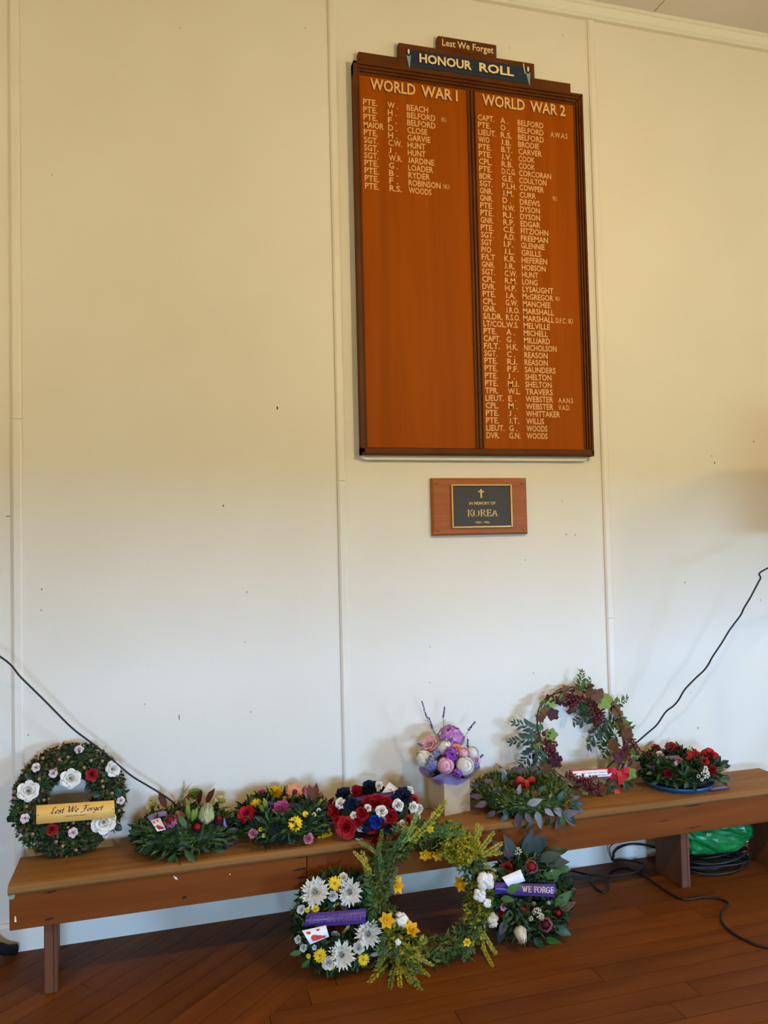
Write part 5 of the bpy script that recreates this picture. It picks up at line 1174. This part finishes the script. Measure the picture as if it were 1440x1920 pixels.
FINE = ({k: tmpl('fine_box_sprig_' + k.name, SPB2, [k, B_stem]) for k in SB}, {k: tmpl('fine_leaf_sprig_' + k.name, SPL2, [k, B_stem]) for k in SL})
for k in range(44):                                       # sprigs bound round the hoop
    a = k / 44 * 2 * PI + random.uniform(-.08, .08); er = Vector((math.cos(a), math.sin(a), 0)); tg = Vector((-math.sin(a), math.cos(a), 0)); p = w10.c + er * (R10 + random.uniform(-.012, .012)) + Vector((0, 0, random.uniform(0, .02)))
    up_ = 1 if math.cos(a) > 0 else -1
    d = tg * random.choice((1, -1, up_)) + er * random.uniform(-.25, .5) + Vector((0, 0, random.uniform(.05, .4))); L = random.uniform(.07, .12)
    tip = w10.M @ (p + d.normalized() * L)
    if tip.z < .008 or (tip.y > -.39 and tip.z < SEAT): continue
    m_ = random.choice((L_olive, L_fern, L_mid, L_mid, L_fern, L_olive)) if math.sin(a) < .55 or math.cos(a) < 0 else random.choice((L_yel, L_yel, L_olive))
    obj('sprig', random.choice((SB, SL)).get(m_, SL[L_mid]) if m_ in SL else SB[m_], w10.e, frame(p, d, Vector((0, 0, 1)) + rv(.5), L))
for (x, y, l, a, kind, m) in [(762, 1585, 112, 57, SB, L_yel), (755, 1585, 70, 75, SB, L_lime), (800, 1560, 62, 15, SL, L_mid), (790, 1565, 50, 5, SB, L_mid), (700, 1640, 56, 118, SB, L_yel), (695, 1650, 52, 95, SB, L_yel), (705, 1620, 66, 70, SB, L_olive), (715, 1640, 56, 100, SL, L_mid), (735, 1600, 56, 70, SL, L_mid), (700, 1665, 60, 255, SL, L_mid), (700, 1690, 66, 262, SL, L_mid), (725, 1740, 70, 255, SB, L_olive), (735, 1775, 70, 250, SB, L_yel), (745, 1785, 66, 280, SB, L_yel), (755, 1790, 80, 305, SL, L_olive), (735, 1790, 56, 215, SL, L_fern), (760, 1780, 56, 330, SB, L_yel), (775, 1760, 68, 128, SL, L_olive), (885, 1590, 40, 70, SB, L_yel), (895, 1590, 44, 90, SB, L_yel), (905, 1592, 44, 60, SB, L_yel), (912, 1600, 44, 30, SB, L_yel), (890, 1600, 46, 130, SB, L_yel), (915, 1610, 46, 300, SB, L_yel), (905, 1600, 40, 5, SB, L_yel), (900, 1610, 44, 250, SB, L_yel), (880, 1600, 40, 200, SB, L_yel), (900, 1595, 36, 110, SB, L_yel), (892, 1700, 56, 262, SB, L_yel), (895, 1720, 60, 280, SB, L_yel), (900, 1740, 66, 285, SB, L_yel), (890, 1745, 46, 250, SB, L_yel), (720, 1690, 60, 80, SL, L_fern), (720, 1610, 56, 150, SB, L_olive), (830, 1575, 46, 350, SL, L_fern), (825, 1570, 40, 20, SL, L_mid), (850, 1585, 40, 300, SL, L_fern)]:
    w10.leaf((FINE[kind is SL] if l > 52 else kind)[m], x, y, l, a, name='sprig', face=.5)
def trail(w, kind, m, a, b, bend=.012):
    """sprig lying on the floor from pixel a to pixel b"""
    A, B = Fp(*a, .02), Fp(*b, .014); d = B - A
    obj('sprig', FINE[kind is SL][m], w.e, w.Mi @ frame(A, d, (0, 0, 1), d.length / .98))
for t_ in [(SB, L_yel, (742, 1792), (692, 1836)), (SB, L_olive, (746, 1795), (733, 1845)), (SB, L_yel, (750, 1797), (752, 1842)), (SL, L_olive, (755, 1800), (798, 1856)), (SB, L_yel, (765, 1792), (804, 1822)), (SL, L_mid, (735, 1790), (712, 1826)), (SB, L_yel, (903, 1770), (924, 1804)), (SL, L_fern, (860, 1778), (890, 1796)), (SL, L_mid, (800, 1790), (840, 1802)), (SB, L_yel, (748, 1795), (772, 1836))]: trail(w10, *t_)
DAFF = tmpl('daffodil', star_t(5, 6, .34, .5, .36), [P_yel, P_gold]); DAFG = tmpl('daffodil_gold', star_t(6, 6, .34, .8, .3), [P_gold, P_gold])
for (x, y, s_, me) in [(734, 1659, 36, DAFG), (720, 1724, 33, DAFG), (761, 1756, 34, DAFG), (798, 1600, 28, DAFG), (821, 1603, 24, DAFG), (880, 1653, 32, DAFG), (870, 1764, 17, DAFF), (803, 1559, 16, DAFF), (745, 1730, 16, DAFF)]: w10.put('daffodil', me, x, y, s_, lift=.025, face=.55)
COT = tmpl('cotton_boll', cotton_t(2), P_white); COTI = tmpl('cotton_boll_ivory', cotton_t(3), P_ivory)
for (x, y, s_, me) in [(904, 1652, 36, COT), (899, 1678, 26, COT), (907, 1692, 18, COT), (920, 1724, 28, COTI), (742, 1734, 32, COT), (744, 1764, 13, COT)]: w10.put('cotton_boll', me, x, y, s_, lift=.02)

# 11 --- dark native wreath with the lettered purple ribbon
L_dgrey = pm('deep_grey_leaf', '#38483e', '#2a3a34', .5, .06)
w11 = Wreath('protea_wreath', 'dark protea wreath on the floor with lettered purple ribbon and white card', Vector((Wp(990, 1672, -.47).x, -.535, .004)), .092, .055, lean=math.radians(19))
w11.base(); w11.foliage(1500, LEAF, .034, [L_dark], 111, .7, indiv=170); w11.foliage(800, LEAFN, .036, [L_fern], 112, .8, indiv=60)
for (x, y, l, a, m) in [(955, 1615, 34, 105, L_plum), (945, 1610, 40, 120, L_plum), (965, 1608, 44, 110, L_dgrey), (985, 1605, 48, 75, L_dgrey), (975, 1600, 44, 60, L_dgrey), (1000, 1600, 40, 45, L_dgrey), (1010, 1615, 44, 20, L_dgrey), (1020, 1620, 46, 8, L_dgrey), (1030, 1625, 40, -10, L_mid), (1015, 1640, 40, 10, L_mid), (1000, 1650, 36, 15, L_dgrey), (1020, 1655, 30, 30, L_dgrey), (945, 1735, 34, 260, L_dgrey), (950, 1725, 30, 240, L_plum), (1040, 1700, 42, 40, L_mid), (1045, 1705, 36, 20, L_brown), (1035, 1735, 40, 340, L_dark), (1020, 1755, 34, 320, L_mid), (1000, 1755, 30, 300, L_dark), (935, 1690, 28, 200, L_mid), (960, 1705, 30, 240, L_mid), (1040, 1725, 34, 320, L_dark), (955, 1640, 28, 160, L_dark), (935, 1660, 24, 200, L_dark), (1005, 1585 + 20, 40, 90, L_dgrey), (1025, 1690, 34, 350, L_dark), (970, 1665, 30, 200, L_mid), (1020, 1605, 46, 15, L_dark)]:
    w11.leaf(GUM.get(m.name) or tmpl('gum_' + m.name, LEAFE, m), x, y, l, a)
w11.put('protea', tmpl('protea_ivory', PROTO, [P_ivory, P_cone]), 973, 1738, 32, aim=(-.1, -.8, -.55), lift=.01); w11.put('protea', tmpl('protea_pinkedge', PROT, [P_dusty, P_maroon]), 1021, 1733, 32, face=.9, lift=.008, stretch=.7)
flower_set(w11, [('protea', tmpl('protea_red', PROT, [P_dusty, P_dred]), 995, 1626, 32, dict(stretch=.6)), ('rosebud', fl('bud', P_dred), 950, 1628, 24), ('rosebud', fl('bud', P_rosy), 944, 1700, 14), ('rosebud', fl('bud', P_dred), 982, 1700, 20), ('rosebud', fl('bud', P_dred), 940, 1712, 14), ('protea', tmpl('protea_maroon', PROT, [P_maroon, P_dred]), 1045, 1712, 22, dict(stretch=.7))])
RICE = tmpl('rice_flower', cluster_t(5, 18, .2, .8), P_ivory)
for (x, y, s_) in [(1004, 1716, 20), (1012, 1722, 14), (972, 1604, 18), (931, 1639, 15), (1000, 1703, 10), (1028, 1632, 8), (932, 1652, 10), (1030, 1694, 8), (991, 1723, 10)]: w11.put('rice_flower', RICE, x, y, s_, lift=.016)
fr = w11.quad('ribbon', [(927, 1654), (1042, 1658), (1040, 1682), (930, 1676)], R_purple, lift=.055, bow=.014, nseg=18)
w11.print_on(fr, lambda mb: nib_text(mb, 'WE FORGE', SERIF, .42, .3, .46, [(.085, 0), (0, .05)], width=.55), K_gilt)
w11.quad('card', [(941, 1645), (976, 1630), (985, 1652), (953, 1662)], K_card, lift=.075)
for (x, y, l, a) in [(950, 1672, 30, 18), (945, 1682, 26, 0)]: w11.leaf(tmpl('gum_' + L_olive.name, LEAFE, L_mid), x, y, l, a, lift=.07)

# ================================================================== CABLES, BAG, STANDS
M_cable = mat('black_rubber', '#141212', .5); M_coil = mat('blue_black_cable', '#16191e', .45)
def cable(name, label, pts, rad, n=6, cat='cable', m=None, group=None):
    P = spline([tuple(p) for p in pts], n); c = Vector(P[0]); o = obj(name, MB().tube([Vector(p) - c for p in P], rad, 7).mesh(name, m or M_cable), None, T(c)); return tag(o, label, cat, group)
def c5(l, z=.0055): return [Fp(1030 + x / 3.512, 1500 + y / 3.512, z) for x, y in l]
floor_path = c5([(1440, 970), (1300, 925), (1200, 870), (1135, 800), (1140, 730), (1180, 680), (1100, 645), (1000, 640), (900, 655), (820, 630), (720, 565), (640, 510), (560, 465), (500, 445), (430, 455), (385, 490), (380, 540), (390, 580), (360, 605), (320, 590), (285, 550), (270, 505)])
e0 = floor_path[0]; floor_path = [Vector((e0.x + .5, e0.y - .35, .0055)), Vector((e0.x + .2, e0.y - .12, .0055))] + floor_path
cable('floor_cable', 'black cable snaking over the floorboards past the bench leg', floor_path, .0046)
lp = c5([(60, 452), (150, 465), (250, 490), (350, 500), (450, 495), (560, 475), (610, 460), (625, 430), (590, 410), (500, 395), (420, 400)], .0145)
arc = [Wp(1030 + x / 3.512, 1500 + y / 3.512, -.03) for x, y in [(424, 372), (425, 350), (450, 320), (500, 298), (560, 290), (650, 300), (760, 330)]]
cable('looped_cable', 'black cable looped on the floor under the bench and rising against the skirting', lp + arc, .0046)
cable('loose_cable', 'short black cable lying behind the protea wreath', c5([(40, 570), (110, 572), (60, 520), (130, 515), (200, 516), (255, 500)], .0238), .0046)
cable('thin_wire', 'thin black wire curling up the skirting behind the bench', [Wp(1030 + x / 3.512, 1500 + y / 3.512, -.05) for x, y in [(430, 400), (412, 380), (400, 350), (398, 310), (425, 285), (450, 270)]], .0022)
lc = [((-.93, -.42, 1.45)), ((-.72, -.3, 1.22))] + [tuple(Wp(px, py, Y)) for px, py, Y in [(0, 1231, -.2), (40, 1271, -.18), (80, 1310, -.17), (133, 1363, -.16), (165, 1388, -.15), (200, 1415, -.14), (243, 1452, -.13), (275, 1472, -.12), (300, 1487, -.115), (325, 1505, -.11), (345, 1530, -.1)]]
g0 = Wp(352, 1560, -.07); lc += [(g0.x, -.075, .36), (g0.x + .05, -.1, .3), (g0.x + .2, -.132, .27), (g0.x + .5, -.135, .262)]
cable('speaker_cable', 'black cable sagging down the wall behind the native flower arrangement', lc, .0034)
rc = [(3.05, -.5, 1.6), (2.9, -.42, 1.42)] + [tuple(Wp(1140 + x / 4.8, 1040 + y / 4.8, -.36 + .26 * i / 19)) for i, (x, y) in enumerate([(1440, 120), (1370, 220), (1290, 370), (1225, 480), (1190, 550), (1100, 670), (1020, 800), (940, 920), (905, 985), (860, 1045), (790, 1110), (690, 1215), (640, 1300), (590, 1360), (520, 1415), (440, 1530), (350, 1610), (235, 1710), (130, 1800), (0, 1910)])]
g1 = Vector(rc[-1]); rc += [(g1.x - .05, -.085, .34), (g1.x - .12, -.12, .29), (g1.x - .3, -.133, .268), (g1.x - .6, -.135, .262)]
cable('speaker_cable', 'black cable running up the wall from behind the twig hoop wreath', rc, .0036)
# coil under the bench
cc = Fp(1345, 1612); P = []
random.seed(5)
for i in range(9 * 36):
    a = 2 * PI * i / 36; lay = i // 36; r = .1 + .03 * math.sin(lay * 2.1) + .006 * math.sin(3 * a + lay); z = .006 + .0072 * lay + .004 * math.sin(2 * a + lay * 1.3)
    P.append((1.35 * r * math.cos(a), .72 * r * math.sin(a), max(.0045, z)))
tag(obj('cable_coil', MB().tube(P, .0042, 6).mesh('cable_coil', M_coil), None, T(2.285, -.20, 0)), 'coil of black cable under the bench beneath the green bag', 'cable')
mb = MB(); rows = []
for j in range(21):
    th = PI * j / 20; row = []
    for i in range(40):
        ph = 2 * PI * i / 40; d = Vector((math.sin(th) * math.cos(ph), math.sin(th) * math.sin(ph), math.cos(th)))
        k = 1 + .2 * noise.noise(d * 1.6 + Vector((4, 2, 7))) + .22 * abs(noise.noise(d * 3.4 + Vector((1, 5, 2)))) - .12 * abs(noise.noise(d * 6.5)) + .03 * noise.noise(d * 14)
        row.append((.165 * k * (abs(d.x) ** .75) * (1 if d.x > 0 else -1), .085 * k * d.y, max(-.058, .075 * k * (abs(d.z) ** .8) * (1 if d.z > 0 else -1))))
    rows.append(row)
mb.grid(rows, closed=True)
tag(obj('plastic_bag', mb.mesh('plastic_bag', smooth=False, mats=mat('green_plastic', '#128a3e', .35, '#0e7434', 12, trans=.15)), None, T(2.29, -.20, .136)), 'crumpled green plastic bag on the cable coil under the bench', 'bag')
# loudspeakers on tripods, just outside the picture (one foot shows)
M_blk = mat('black_powdercoat', '#121214', .45); M_rub = mat('rubber_foot', '#0c0c0c', .8)
def tripod(loc, angs, spread, label, slab, top):
    e = thing('speaker_stand', label, 'stand', T(loc))
    obj('pole', MB().tube([(0, 0, .25), (0, 0, top)], .0175, 12).mesh('pole', M_blk), e); obj('collar', MB().tube([(0, 0, .52), (0, 0, .6)], .032, 12).mesh('collar', M_blk), e)
    for a, L in zip(angs, spread):
        d = Vector((math.cos(a), math.sin(a), 0)); f = d * L
        lg = obj('leg', MB().tube([d * .03 + Vector((0, 0, .56)), f * .93 + Vector((0, 0, .045))], .0125, 10).mesh('leg', M_blk), e)
        obj('rubber_foot', MB().tube([f * .86 + Vector((0, 0, .075)), f * .94 + Vector((0, 0, .036)), f + Vector((0, 0, .022))], [.016, .019, .019], 12).mesh('rubber_foot', M_rub), lg)
    s = thing('loudspeaker', slab, 'loudspeaker', T(loc[0], loc[1], top))
    mb = MB(); mb.prism([(-.17, -.14), (.17, -.14), (.12, .16), (-.12, .16)], 0, .52); obj('cabinet', mb.mesh('cabinet', mat('black_plastic', '#17171a', .6), False), s)
    obj('grille', MB().box((-.155, -.146, .02), (.155, -.1405, .5), bev=.002).mesh('grille', mat('dark_grille', '#0d0d0e', .8), False), s)
ft = Fp(34, 1790)
cl = Vector((-.98, -.43, 0)); v = ft - cl
tripod(cl, [math.atan2(v.y, v.x), math.atan2(v.y, v.x) + 2.0, math.atan2(v.y, v.x) - 2.0], [v.length - .01, .42, .5], 'black tripod stand beside the evergreen wreath end of the bench', 'black loudspeaker on the tripod near the evergreen wreath', 1.32)
tripod(Vector((3.2, -.62, 0)), [-.6, 1.9, 3.9], [.5, .5, .5], 'black tripod stand beyond the red rose wreath end of the bench', 'black loudspeaker on the tripod beyond the red rose wreath', 1.42)
